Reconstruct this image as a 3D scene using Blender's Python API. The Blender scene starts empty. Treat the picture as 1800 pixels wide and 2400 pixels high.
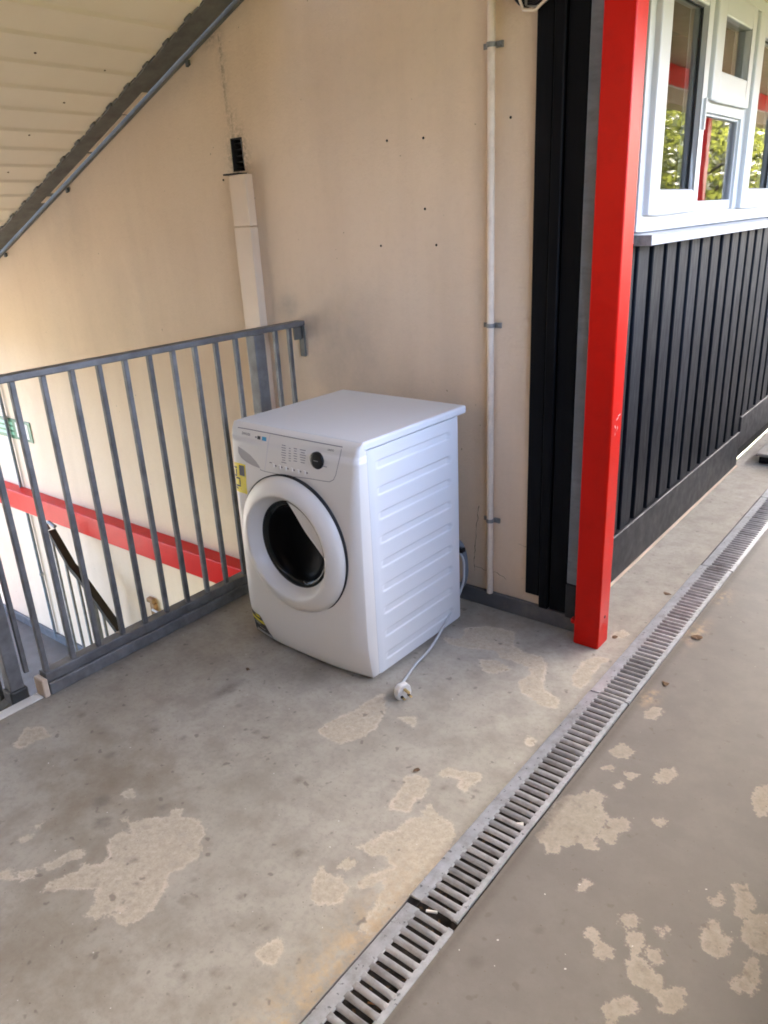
import bpy, bmesh, math, random
import numpy as np
from mathutils import Matrix, Vector, noise as mnoise

random.seed(7)
scene = bpy.context.scene
COL = scene.collection
R = math.radians

# ------------------------------------------------------------------ camera
cam_data = bpy.data.cameras.new('camera')
cam = bpy.data.objects.new('camera', cam_data)
COL.objects.link(cam)
cam_data.sensor_fit = 'HORIZONTAL'
cam_data.sensor_width = 36.0
cam_data.lens = 36.0 * 1775.87 / 1800.0
cam_data.clip_start = 0.02
cam_data.clip_end = 600.0
CR = Vector((0.78454367, 0.61819769, -0.04819582))
CU = Vector((-0.18788065, 0.31106769, 0.93163177))
CF = Vector((-0.59092477, 0.72185075, -0.36019357))
cam.matrix_world = Matrix(((CR.x, CU.x, -CF.x, 1.0561),
                           (CR.y, CU.y, -CF.y, -2.3868),
                           (CR.z, CU.z, -CF.z, 1.4853),
                           (0, 0, 0, 1)))
scene.camera = cam

# ------------------------------------------------------------------ sky, sun, exposure
SUN_EL, SUN_AZ = R(46), R(8)          # azimuth measured from +Y towards +X
world = bpy.data.worlds.new('World')
scene.world = world
world.use_nodes = True
wn = world.node_tree
wn.nodes.clear()
sky = wn.nodes.new('ShaderNodeTexSky')
sky.sky_type = 'NISHITA'
sky.sun_disc = False
sky.sun_elevation = SUN_EL
sky.sun_rotation = SUN_AZ
sky.air_density = 0.5
sky.dust_density = 4.0
sky.ozone_density = 0.3
bg = wn.nodes.new('ShaderNodeBackground')
bg.inputs['Strength'].default_value = 0.15
wo = wn.nodes.new('ShaderNodeOutputWorld')
wn.links.new(sky.outputs[0], bg.inputs['Color'])
wn.links.new(bg.outputs[0], wo.inputs['Surface'])

sun_data = bpy.data.lights.new('sun', 'SUN')
sun_data.energy = 3.0
sun_data.angle = R(0.5)
sun_data.color = (1.0, 0.95, 0.86)
sun = bpy.data.objects.new('sun', sun_data)
COL.objects.link(sun)
to_sun = Vector((math.cos(SUN_EL) * math.sin(SUN_AZ), math.cos(SUN_EL) * math.cos(SUN_AZ), math.sin(SUN_EL)))
sun.rotation_euler = to_sun.to_track_quat('Z', 'Y').to_euler()
sun.location = to_sun * 30

scene.render.engine = 'CYCLES'
scene.view_settings.view_transform = 'Standard'
scene.view_settings.look = 'None'
scene.view_settings.gamma = 1.0
scene.view_settings.exposure = 4.85
scene.view_settings.use_curve_mapping = False
scene.cycles.use_denoising = True
scene.cycles.filter_width = 1.8
scene.cycles.max_bounces = 14
scene.cycles.diffuse_bounces = 10
scene.cycles.glossy_bounces = 6
scene.cycles.transparent_max_bounces = 8
scene.cycles.sample_clamp_indirect = 6.0
scene.cycles.caustics_reflective = False
scene.cycles.caustics_refractive = False

# ------------------------------------------------------------------ helpers
class MB:
    """collects simple shapes that become one mesh object"""
    def __init__(self):
        self.v, self.f, self.sm = [], [], []

    def add(self, verts, faces, smooth=False):
        o = len(self.v)
        self.v += [tuple(p) for p in verts]
        self.f += [tuple(i + o for i in q) for q in faces]
        self.sm += [smooth] * len(faces)
        return self

    def box(self, x0, x1, y0, y1, z0, z1):
        return self.add([(x0, y0, z0), (x1, y0, z0), (x1, y1, z0), (x0, y1, z0),
                         (x0, y0, z1), (x1, y0, z1), (x1, y1, z1), (x0, y1, z1)],
                        [(3, 2, 1, 0), (4, 5, 6, 7), (0, 1, 5, 4), (1, 2, 6, 5), (2, 3, 7, 6), (3, 0, 4, 7)])

    def hexa(self, p):
        return self.add(p, [(3, 2, 1, 0), (4, 5, 6, 7), (0, 1, 5, 4), (1, 2, 6, 5), (2, 3, 7, 6), (3, 0, 4, 7)])

    def prism(self, poly, axis, a, b):
        """polygon (2-D) extruded along axis 0/1/2 from a to b"""
        n = len(poly)
        def mk(p, t):
            q = list(p)
            q.insert(axis, t)
            return tuple(q)
        vs = [mk(p, a) for p in poly] + [mk(p, b) for p in poly]
        fs = [tuple(range(n)), tuple(range(2 * n - 1, n - 1, -1))]
        fs += [(i, i + n, (i + 1) % n + n, (i + 1) % n) for i in range(n)]
        return self.add(vs, fs)

    def tube(self, pts, r, n=10, caps=True, smooth=True):
        pts = [Vector(p) for p in pts]
        rr = r if isinstance(r, (list, tuple)) else [r] * len(pts)
        vs, fs = [], []
        t0 = (pts[1] - pts[0]).normalized()
        up = Vector((0, 0, 1)) if abs(t0.z) < 0.9 else Vector((1, 0, 0))
        u = t0.cross(up).normalized()
        for i, p in enumerate(pts):
            if i == 0: t = pts[1] - pts[0]
            elif i == len(pts) - 1: t = pts[-1] - pts[-2]
            else: t = pts[i + 1] - pts[i - 1]
            t.normalize()
            u = (u - t * u.dot(t)).normalized()
            w = t.cross(u)
            for k in range(n):
                a = 2 * math.pi * k / n
                vs.append(p + (u * math.cos(a) + w * math.sin(a)) * rr[i])
        for i in range(len(pts) - 1):
            for k in range(n):
                k2 = (k + 1) % n
                fs.append((i * n + k, i * n + k2, (i + 1) * n + k2, (i + 1) * n + k))
        self.add(vs, fs, smooth)
        if caps:
            self.add(vs[:n], [tuple(range(n - 1, -1, -1))])
            self.add(vs[-n:], [tuple(range(n))])
        return self

    def lathe(self, prof, c, n=64, a0=0.0, a1=2 * math.pi, smooth=True):
        """profile of (radius, y) turned about the local y axis through c=(x, z)"""
        full = abs(a1 - a0 - 2 * math.pi) < 1e-6
        m = n if full else n + 1
        vs, fs = [], []
        for r, y in prof:
            for k in range(m):
                a = a0 + (a1 - a0) * k / n
                vs.append((c[0] + r * math.cos(a), y, c[1] + r * math.sin(a)))
        for i in range(len(prof) - 1):
            for k in range(n):
                k2 = (k + 1) % m
                fs.append((i * m + k, i * m + k2, (i + 1) * m + k2, (i + 1) * m + k))
        return self.add(vs, fs, smooth)

    def mesh(self, name, mat=None, bevel=0.0, seg=1, weld=False):
        me = bpy.data.meshes.new(name)
        me.from_pydata(self.v, [], self.f)
        me.polygons.foreach_set('use_smooth', self.sm)
        if bevel or weld:
            bm = bmesh.new()
            bm.from_mesh(me)
            bmesh.ops.remove_doubles(bm, verts=bm.verts, dist=1e-6)
            bmesh.ops.recalc_face_normals(bm, faces=bm.faces)
            if bevel:
                es = [e for e in bm.edges if len(e.link_faces) == 2 and e.calc_face_angle(0) > 0.5]
                bmesh.ops.bevel(bm, geom=es, offset=bevel, segments=seg, affect='EDGES', profile=0.5)
            bm.to_mesh(me)
            bm.free()
        me.update()
        if mat: me.materials.append(mat)
        return me

    def build(self, name, mat, parent=None, bevel=0.0, seg=1, weld=False):
        return link(name, self.mesh(name, mat, bevel, seg, weld), parent)


def link(name, me, parent=None, loc=None, rot=None):
    o = bpy.data.objects.new(name, me)
    COL.objects.link(o)
    if parent: o.parent = parent
    if loc: o.location = loc
    if rot: o.rotation_euler = rot
    return o


def empty(name, label, cat, loc=(0, 0, 0), rz=0.0, group=None):
    o = bpy.data.objects.new(name, None)
    COL.objects.link(o)
    o.empty_display_size = 0.1
    o.location = loc
    o.rotation_euler = (0, 0, rz)
    return tag(o, label, cat, group)


def tag(o, label=None, cat=None, group=None, kind=None):
    if label: o['label'] = label
    if cat: o['category'] = cat
    if group: o['group'] = group
    if kind: o['kind'] = kind
    return o


def copy_tree(o, parent=None):
    c = o.copy()
    COL.objects.link(c)
    if parent: c.parent = parent
    for ch in list(o.children): copy_tree(ch, c)
    return c

# ------------------------------------------------------------------ materials
def nodes_of(name):
    m = bpy.data.materials.new(name)
    m.use_nodes = True
    nt = m.node_tree
    return m, nt, nt.nodes['Principled BSDF']


def N(nt, typ, **kw):
    n = nt.nodes.new(typ)
    for k, v in kw.items():
        if k.startswith('i_'):
            n.inputs[k[2:].replace('_', ' ')].default_value = v
        else:
            setattr(n, k, v)
    return n


def ramp(nt, fac, stops, interp='LINEAR'):
    r = nt.nodes.new('ShaderNodeValToRGB')
    r.color_ramp.interpolation = interp
    e = r.color_ramp.elements
    while len(e) < len(stops): e.new(0.5)
    for k, (p, c) in enumerate(stops):
        e[k].position = p
        e[k].color = (c[0], c[1], c[2], 1) if isinstance(c, (tuple, list)) else (c, c, c, 1)
    nt.links.new(fac, r.inputs[0])
    return r.outputs[0]


def mixc(nt, fac, a, b, mode='MIX'):
    m = nt.nodes.new('ShaderNodeMix')
    m.data_type = 'RGBA'
    m.blend_type = mode
    for s, v in ((m.inputs[0], fac), (m.inputs[6], a), (m.inputs[7], b)):
        if hasattr(v, 'links'): nt.links.new(v, s)
        elif isinstance(v, (int, float)): s.default_value = v
        else: s.default_value = (v[0], v[1], v[2], 1)
    return m.outputs[2]


def math_(nt, op, a, b=None, c=None):
    m = nt.nodes.new('ShaderNodeMath')
    m.operation = op
    for i, v in enumerate((a, b, c)):
        if v is None: continue
        if hasattr(v, 'links'): nt.links.new(v, m.inputs[i])
        else: m.inputs[i].default_value = v
    return m.outputs[0]


def noise(nt, scale, detail=4, rough=0.55, vec=None, dist=0.0):
    n = nt.nodes.new('ShaderNodeTexNoise')
    n.inputs['Scale'].default_value = scale
    n.inputs['Detail'].default_value = detail
    n.inputs['Roughness'].default_value = rough
    n.inputs['Distortion'].default_value = dist
    if vec is not None: nt.links.new(vec, n.inputs['Vector'])
    return n.outputs[0]


def objco(nt, scale=None):
    """object coordinates shifted by a random amount per object so copies differ"""
    tc = nt.nodes.new('ShaderNodeTexCoord')
    info = nt.nodes.new('ShaderNodeObjectInfo')
    sc = nt.nodes.new('ShaderNodeVectorMath'); sc.operation = 'SCALE'
    cmb = nt.nodes.new('ShaderNodeCombineXYZ')
    for i in range(3): nt.links.new(info.outputs['Random'], cmb.inputs[i])
    nt.links.new(cmb.outputs[0], sc.inputs[0]); sc.inputs['Scale'].default_value = 37.0
    ad = nt.nodes.new('ShaderNodeVectorMath'); ad.operation = 'ADD'
    nt.links.new(tc.outputs['Object'], ad.inputs[0]); nt.links.new(sc.outputs[0], ad.inputs[1])
    out = ad.outputs[0]
    if scale:
        mu = nt.nodes.new('ShaderNodeVectorMath'); mu.operation = 'MULTIPLY'
        nt.links.new(out, mu.inputs[0]); mu.inputs[1].default_value = scale
        out = mu.outputs[0]
    return out


def bump(nt, bsdf, h, strength=0.3, dist=0.002):
    b = nt.nodes.new('ShaderNodeBump')
    b.inputs['Strength'].default_value = strength
    b.inputs['Distance'].default_value = dist
    nt.links.new(h, b.inputs['Height'])
    nt.links.new(b.outputs[0], bsdf.inputs['Normal'])


def mat(name, col, rough=0.5, metal=0.0, var=0.12, scale=8.0, bmp=0.0, bscale=120.0, bdist=0.001,
        dirt=None, dirt_amt=0.35, dirt_scale=3.0, stretch=None, spec=None, coat=0.0, rvar=0.1, objvar=0.0):
    """painted / plain surface with mottled colour, uneven gloss, grime and fine relief"""
    m, nt, b = nodes_of(name)
    co = objco(nt, stretch)
    n1 = noise(nt, scale, 6, 0.6, co)
    lo = tuple(c * (1 - var) for c in col)
    hi = tuple(min(1, c * (1 + var)) for c in col)
    c = ramp(nt, n1, [(0.3, lo), (0.7, hi)])
    if dirt:
        n2 = noise(nt, dirt_scale, 8, 0.7, co)
        f = ramp(nt, n2, [(0.5, 0.0), (0.72, dirt_amt)])
        c = mixc(nt, f, c, dirt)
    if objvar:
        inf = nt.nodes.new('ShaderNodeObjectInfo')
        k = math_(nt, 'ADD', math_(nt, 'MULTIPLY', inf.outputs['Random'], 2 * objvar), 1 - objvar)
        hs = nt.nodes.new('ShaderNodeHueSaturation')
        nt.links.new(k, hs.inputs['Value']); nt.links.new(c, hs.inputs['Color'])
        c = hs.outputs[0]
    nt.links.new(c, b.inputs['Base Color'])
    n3 = noise(nt, scale * 2.3, 5, 0.6, co)
    r = ramp(nt, n3, [(0.3, max(0.02, rough - rvar)), (0.7, min(1, rough + rvar))])
    nt.links.new(r, b.inputs['Roughness'])
    b.inputs['Metallic'].default_value = metal
    if spec is not None: b.inputs['Specular IOR Level'].default_value = spec
    if coat:
        b.inputs['Coat Weight'].default_value = coat
        b.inputs['Coat Roughness'].default_value = 0.12
    if bmp:
        bump(nt, b, noise(nt, bscale, 4, 0.6, co), bmp, bdist)
    return m

# ---- floor paint: grey coat flaking off a paler beige screed (flake outlines are the floor's own)
def floor_material():
    m, nt, b = nodes_of('painted_concrete')
    tc = nt.nodes.new('ShaderNodeTexCoord')
    co = tc.outputs['Object']
    at = {}
    for k in ('patch', 'spot', 'gold', 'brown', 'worn'):
        a = nt.nodes.new('ShaderNodeAttribute'); a.attribute_name = k
        at[k] = a.outputs['Fac']
    big = noise(nt, 1.6, 5, 0.6, co)
    mid = noise(nt, 9, 6, 0.65, co)
    fine = noise(nt, 60, 5, 0.7, co)
    grit = noise(nt, 420, 3, 0.6, co)
    paint = ramp(nt, big, [(0.3, (0.352, 0.326, 0.262)), (0.5, (0.408, 0.382, 0.316)), (0.72, (0.452, 0.428, 0.362))])
    paint = mixc(nt, ramp(nt, mid, [(0.36, 0.55), (0.58, 0.0)]), paint, (0.235, 0.208, 0.166))
    paint = mixc(nt, ramp(nt, fine, [(0.3, 0.4), (0.52, 0.0)]), paint, (0.215, 0.195, 0.165))
    paint = mixc(nt, math_(nt, 'MULTIPLY', at['brown'], ramp(nt, mid, [(0.25, 0.95), (0.8, 0.25)])), paint, (0.205, 0.165, 0.110))
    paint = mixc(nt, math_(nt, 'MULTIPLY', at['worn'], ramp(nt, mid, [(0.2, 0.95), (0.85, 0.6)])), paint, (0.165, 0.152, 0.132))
    screed = ramp(nt, fine, [(0.28, (0.375, 0.325, 0.240)), (0.5, (0.470, 0.415, 0.315)), (0.7, (0.540, 0.485, 0.380))])
    screed = mixc(nt, ramp(nt, noise(nt, 140, 4, 0.7, co), [(0.5, 0.0), (0.68, 0.45)]), screed, (0.27, 0.235, 0.18))
    screed = mixc(nt, ramp(nt, mid, [(0.45, 0.0), (0.75, 0.35)]), screed, (0.33, 0.28, 0.21))
    # ragged outline: distance to the flake edge shaken by noise
    shake = math_(nt, 'ADD', math_(nt, 'MULTIPLY', math_(nt, 'SUBTRACT', noise(nt, 45, 7, 0.72, co), 0.5), 0.048),
                  math_(nt, 'MULTIPLY', math_(nt, 'SUBTRACT', noise(nt, 150, 3, 0.6, co), 0.5), 0.016))
    sd = math_(nt, 'ADD', math_(nt, 'ADD', at['patch'], shake), 0.004)
    # small random flakes everywhere
    v = N(nt, 'ShaderNodeTexVoronoi'); v.inputs['Scale'].default_value = 7.0
    nt.links.new(co, v.inputs['Vector'])
    small = math_(nt, 'MULTIPLY', math_(nt, 'SUBTRACT', noise(nt, 17, 6, 0.62, co), 0.735), 0.25)
    sd2 = math_(nt, 'MAXIMUM', sd, small)
    inside = ramp(nt, math_(nt, 'ADD', math_(nt, 'MULTIPLY', sd2, 60), 0.5), [(0.45, 0.0), (0.55, 1.0)])
    rim = math_(nt, 'MULTIPLY', ramp(nt, math_(nt, 'ABSOLUTE', math_(nt, 'SUBTRACT', sd2, 0.003)), [(0.0, 0.8), (0.008, 0.0)]), ramp(nt, noise(nt, 12, 3, 0.6, co), [(0.4, 0.1), (0.62, 1.0)]))
    wearn = noise(nt, 23, 6, 0.7, co)
    col = mixc(nt, math_(nt, 'MULTIPLY', inside, ramp(nt, wearn, [(0.32, 0.45), (0.46, 1.0)])), paint, screed)
    col = mixc(nt, rim, col, (0.60, 0.52, 0.41))
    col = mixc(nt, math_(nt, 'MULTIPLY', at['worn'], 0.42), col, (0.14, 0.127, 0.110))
    g = math_(nt, 'MULTIPLY', at['gold'], ramp(nt, noise(nt, 26, 6, 0.7, co), [(0.42, 0.0), (0.60, 1.0)]))
    col = mixc(nt, g, col, mixc(nt, noise(nt, 70, 3, 0.6, co), (0.36, 0.25, 0.13), (0.58, 0.45, 0.29)))
    # chewing gum, drips and the darker floor marks
    sp = math_(nt, 'MULTIPLY', at['spot'], ramp(nt, fine, [(0.2, 1.0), (0.8, 0.55)]))
    col = mixc(nt, sp, col, (0.105, 0.090, 0.072))
    sn = ramp(nt, noise(nt, 27, 2, 0.5, co), [(0.665, 0.0), (0.72, 0.6)])
    col = mixc(nt, sn, col, (0.135, 0.115, 0.092))
    wn_ = ramp(nt, noise(nt, 75, 1, 0.4, co), [(0.795, 0.0), (0.81, 0.8)])
    col = mixc(nt, wn_, col, (0.70, 0.67, 0.60))
    dn = ramp(nt, noise(nt, 120, 1, 0.4, co), [(0.74, 0.0), (0.78, 0.6)])
    col = mixc(nt, dn, col, (0.12, 0.09, 0.06))
    col = mixc(nt, math_(nt, 'MULTIPLY', grit, 0.16), col, (0.12, 0.11, 0.10))
    nt.links.new(col, b.inputs['Base Color'])
    rg = math_(nt, 'ADD', math_(nt, 'MULTIPLY', mid, 0.22), math_(nt, 'MULTIPLY', inside, 0.22))
    nt.links.new(math_(nt, 'ADD', rg, 0.43), b.inputs['Roughness'])
    b.inputs['Specular IOR Level'].default_value = 0.38
    h = math_(nt, 'ADD', math_(nt, 'MULTIPLY', inside, -0.55), math_(nt, 'ADD', math_(nt, 'MULTIPLY', fine, 0.35), math_(nt, 'MULTIPLY', grit, 0.25)))
    bump(nt, b, h, 0.45, 0.0016)
    return m


def wall_material(name, base, hi, stain):
    m, nt, b = nodes_of(name)
    tc = nt.nodes.new('ShaderNodeTexCoord')
    co = tc.outputs['Object']
    a = nt.nodes.new('ShaderNodeAttribute'); a.attribute_name = 'dirt'
    a2 = nt.nodes.new('ShaderNodeAttribute'); a2.attribute_name = 'soot'
    big = noise(nt, 1.1, 5, 0.6, co)
    # vertical run-down streaks
    mp = nt.nodes.new('ShaderNodeMapping'); mp.inputs['Scale'].default_value = (5.0, 5.0, 0.7)
    nt.links.new(co, mp.inputs['Vector'])
    st = noise(nt, 1.0, 6, 0.6, mp.outputs[0])
    fine = noise(nt, 34, 6, 0.7, co)
    c = ramp(nt, big, [(0.3, base), (0.7, hi)])
    c = mixc(nt, ramp(nt, st, [(0.46, 0.0), (0.70, 0.30)]), c, stain)
    c = mixc(nt, ramp(nt, fine, [(0.25, 0.22), (0.5, 0.0)]), c, stain)
    d = math_(nt, 'MULTIPLY', a.outputs['Fac'], ramp(nt, noise(nt, 9, 6, 0.7, co), [(0.25, 0.35), (0.7, 1.0)]))
    c = mixc(nt, d, c, (0.335, 0.290, 0.235))
    s = math_(nt, 'MULTIPLY', a2.outputs['Fac'], ramp(nt, noise(nt, 55, 5, 0.75, co), [(0.42, 0.0), (0.56, 1.0)]))
    c = mixc(nt, s, c, (0.055, 0.045, 0.035))
    pn = ramp(nt, noise(nt, 48, 1, 0.4, co), [(0.775, 0.0), (0.80, 0.6)])
    c = mixc(nt, pn, c, (0.16, 0.12, 0.08))
    nt.links.new(c, b.inputs['Base Color'])
    b.inputs['Roughness'].default_value = 0.72
    b.inputs['Specular IOR Level'].default_value = 0.3
    h = math_(nt, 'ADD', math_(nt, 'MULTIPLY', noise(nt, 95, 5, 0.65, co), 0.7), math_(nt, 'MULTIPLY', noise(nt, 14, 3, 0.5, co), 0.8))
    bump(nt, b, h, 0.75, 0.0045)
    return m


M = {}
M['floor'] = floor_material()
M['wall'] = wall_material('cream_render', (0.705, 0.545, 0.380), (0.765, 0.610, 0.440), (0.585, 0.440, 0.300))
M['soffit'] = mat('cream_soffit_board', (0.86, 0.76, 0.60), 0.5, objvar=0.03, var=0.05, scale=2.0, bmp=0.08, bscale=25, dirt=(0.70, 0.57, 0.40), dirt_amt=0.3, dirt_scale=2.0)
M['steel'] = mat('galvanised_steel', (0.155, 0.156, 0.155), 0.5, 0.35, objvar=0.22, var=0.3, scale=14, bmp=0.12, bscale=90, dirt=(0.085, 0.078, 0.07), dirt_amt=0.6, dirt_scale=9, rvar=0.14)
M['steel_dark'] = mat('weathered_steel', (0.125, 0.123, 0.108), 0.65, 0.2, var=0.25, scale=12, bmp=0.15, bscale=80, dirt=(0.06, 0.045, 0.03), dirt_amt=0.5, dirt_scale=8)
M['grate'] = mat('grating_steel', (0.46, 0.485, 0.50), 0.36, 0.5, var=0.16, scale=30, bmp=0.10, bscale=150, dirt=(0.20, 0.17, 0.14), dirt_amt=0.55, dirt_scale=16, rvar=0.12)
M['bar'] = mat('grating_bar_steel', (0.37, 0.375, 0.375), 0.42, 0.4, objvar=0.22, var=0.2, scale=30, bmp=0.10, bscale=150, dirt=(0.17, 0.14, 0.11), dirt_amt=0.6, dirt_scale=20)
M['dirt'] = mat('drain_dirt', (0.045, 0.036, 0.028), 0.9, var=0.4, scale=30, bmp=0.5, bscale=60, bdist=0.004)
M['slab'] = mat('slab_concrete', (0.26, 0.245, 0.22), 0.8, var=0.15, scale=5, bmp=0.3, bscale=60, dirt=(0.12, 0.10, 0.08), dirt_amt=0.5)
M['bounce_grey'] = mat('bounce_ground_grey', (0.12, 0.115, 0.105), 0.8, var=0.2, scale=0.5)  # for the added bounce sheet left of the stairwell
M['leg'] = mat('dull_trim_paint', (0.15, 0.148, 0.128), 0.75, var=0.2, scale=10, spec=0.2)
M['rust'] = mat('rusty_bracket', (0.30, 0.17, 0.075), 0.8, var=0.3, scale=20)
M['darkrail'] = mat('dark_handrail', (0.026, 0.023, 0.018), 0.6, var=0.2, spec=0.2)
M['darkslab'] = mat('dark_landing_paint', (0.085, 0.072, 0.055), 0.7, var=0.2, scale=4, bmp=0.2, bscale=60)
M['red'] = mat('red_gloss_paint', (0.55, 0.0085, 0.0035), 0.33, var=0.06, scale=5, bmp=0.06, bscale=60, rvar=0.04, spec=0.15, dirt=(0.33, 0.006, 0.004), dirt_amt=0.3, dirt_scale=14)
M['black'] = mat('black_stained_timber', (0.0022, 0.0024, 0.0031), 0.55, objvar=0.22, var=0.3, scale=6, bmp=0.25, bscale=40, stretch=(6, 6, 0.6), spec=0.1, dirt=(0.007, 0.007, 0.008), dirt_amt=0.5, dirt_scale=4)
M['clad'] = mat('dark_grey_timber', (0.0048, 0.0072, 0.0108), 0.55, objvar=0.22, spec=0.16, var=0.25, scale=6, bmp=0.3, bscale=36, stretch=(6, 6, 0.7), dirt=(0.020, 0.023, 0.027), dirt_amt=0.4, dirt_scale=5)
M['baseb'] = mat('grey_base_board', (0.022, 0.023, 0.025), 0.55, spec=0.3, var=0.2, scale=7, bmp=0.2, bscale=50, dirt=(0.05, 0.047, 0.042), dirt_amt=0.5, dirt_scale=6)
M['skirt'] = mat('grey_skirting_paint', (0.085, 0.085, 0.085), 0.6, var=0.2, scale=8, bmp=0.3, bscale=60, dirt=(0.19, 0.165, 0.13), dirt_amt=0.6, dirt_scale=7)
M['trimgrey'] = mat('grey_corner_trim', (0.16, 0.185, 0.205), 0.5, 0.2, var=0.25, scale=14, stretch=(1, 1, 2.5), bmp=0.3, bscale=40, dirt=(0.07, 0.07, 0.07), dirt_amt=0.6, dirt_scale=7)
M['pvc'] = mat('white_pvc', (0.53, 0.54, 0.545), 0.34, var=0.03, scale=2, rvar=0.03)
M['trunk'] = mat('cream_trunking', (0.715, 0.565, 0.41), 0.45, var=0.05, scale=4, dirt=(0.62, 0.49, 0.35), dirt_amt=0.3)
M['pipe'] = mat('cream_pipe_paint', (0.76, 0.64, 0.50), 0.45, var=0.07, scale=9, dirt=(0.44, 0.33, 0.22), dirt_amt=0.4, dirt_scale=12)
M['zinc'] = mat('zinc_clip', (0.25, 0.245, 0.225), 0.55, 0.3, var=0.3, scale=40)
M['char'] = mat('charred_black', (0.012, 0.010, 0.009), 0.8, var=0.5, scale=30, bmp=0.6, bscale=50, bdist=0.005)
M['enamel'] = mat('white_enamel', (0.745, 0.77, 0.77), 0.30, var=0.012, scale=2, rvar=0.02)
M['plastic'] = mat('white_plastic', (0.745, 0.73, 0.675), 0.34, var=0.015, scale=2, rvar=0.02)
M['plastic2'] = mat('grey_white_plastic', (0.66, 0.65, 0.64), 0.36, var=0.02, scale=3)
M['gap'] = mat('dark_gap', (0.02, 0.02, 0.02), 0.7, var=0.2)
M['gasket'] = mat('dark_rubber', (0.022, 0.024, 0.022), 0.45, var=0.3, scale=20)
M['doorglass'] = mat('smoked_door_glass', (0.002, 0.002, 0.002), 0.3, var=0.1, rvar=0.02, spec=0.05)
M['rimglass'] = mat('glass_rim', (0.012, 0.015, 0.013), 0.2, var=0.2, rvar=0.04, spec=0.3)
M['blackplastic'] = mat('black_plastic', (0.006, 0.006, 0.007), 0.35, var=0.1, spec=0.3)
M['ink'] = mat('grey_ink', (0.17, 0.17, 0.175), 0.5, var=0.1)
M['ink_dark'] = mat('dark_ink', (0.03, 0.03, 0.032), 0.5, var=0.1)
M['blue'] = mat('blue_print', (0.03, 0.30, 0.52), 0.4, var=0.1)
M['yellow'] = mat('yellow_sticker', (0.84, 0.68, 0.01), 0.35, var=0.06, scale=20)
M['cable'] = mat('pale_grey_flex', (0.52, 0.55, 0.55), 0.45, var=0.05)
M['hose'] = mat('grey_hose', (0.16, 0.185, 0.21), 0.5, var=0.1)
M['brass'] = mat('brass_pin', (0.55, 0.40, 0.16), 0.3, 0.9, var=0.1)
M['green'] = mat('green_sign', (0.004, 0.105, 0.032), 0.35, var=0.08)
M['palegreen'] = mat('faded_green_print', (0.20, 0.45, 0.28), 0.4, var=0.1)
M['signwhite'] = mat('sign_white', (0.60, 0.61, 0.57), 0.4, var=0.03)
M['ceiling'] = mat('brown_ceiling_board', (0.30, 0.225, 0.14), 0.6, var=0.12, scale=3, bmp=0.15, bscale=30)
M['beige'] = mat('beige_trim', (0.62, 0.50, 0.37), 0.5, var=0.06)
M['nosing'] = mat('white_nosing', (0.72, 0.70, 0.64), 0.5, var=0.06, dirt=(0.4, 0.36, 0.3), dirt_amt=0.4)
M['bark'] = mat('bark', (0.075, 0.055, 0.04), 0.9, var=0.3, scale=10, bmp=0.6, bscale=20, bdist=0.02)
M['grass'] = mat('grass_ground', (0.075, 0.082, 0.045), 0.9, var=0.35, scale=0.8, dirt=(0.10, 0.085, 0.05), dirt_amt=0.6, dirt_scale=0.2)
M['curtain'] = mat('dim_curtain', (0.14, 0.12, 0.09), 0.9, var=0.15, stretch=(1, 8, 0.4), scale=4)
M['blind'] = mat('pale_blind', (0.55, 0.56, 0.54), 0.6, var=0.05)
M['brownlitter'] = mat('dry_leaf', (0.13, 0.075, 0.035), 0.8, var=0.4, scale=40)
M['paper'] = mat('paper_scrap', (0.75, 0.72, 0.64), 0.7, var=0.1)
M['orange'] = mat('orange_filter', (0.50, 0.20, 0.06), 0.7, var=0.15)


def leaf_material(name, c):
    m, nt, b = nodes_of(name)
    co = objco(nt)
    col = ramp(nt, noise(nt, 1.3, 4, 0.6, co), [(0.3, tuple(x * 0.6 for x in c)), (0.7, tuple(min(1, x * 1.45) for x in c))])
    nt.links.new(col, b.inputs['Base Color'])
    b.inputs['Roughness'].default_value = 0.55
    tr = nt.nodes.new('ShaderNodeBsdfTranslucent')
    nt.links.new(mixc(nt, 0.5, col, (c[0] * 2, c[1] * 2, c[2])), tr.inputs['Color'])
    mx = nt.nodes.new('ShaderNodeMixShader'); mx.inputs[0].default_value = 0.4
    nt.links.new(b.outputs[0], mx.inputs[1]); nt.links.new(tr.outputs[0], mx.inputs[2])
    nt.links.new(mx.outputs[0], nt.nodes['Material Output'].inputs['Surface'])
    return m
M['leaf1'] = leaf_material('leaf_yellow_green', (0.100, 0.108, 0.026))
M['leaf2'] = leaf_material('leaf_mid_green', (0.055, 0.075, 0.024))


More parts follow.
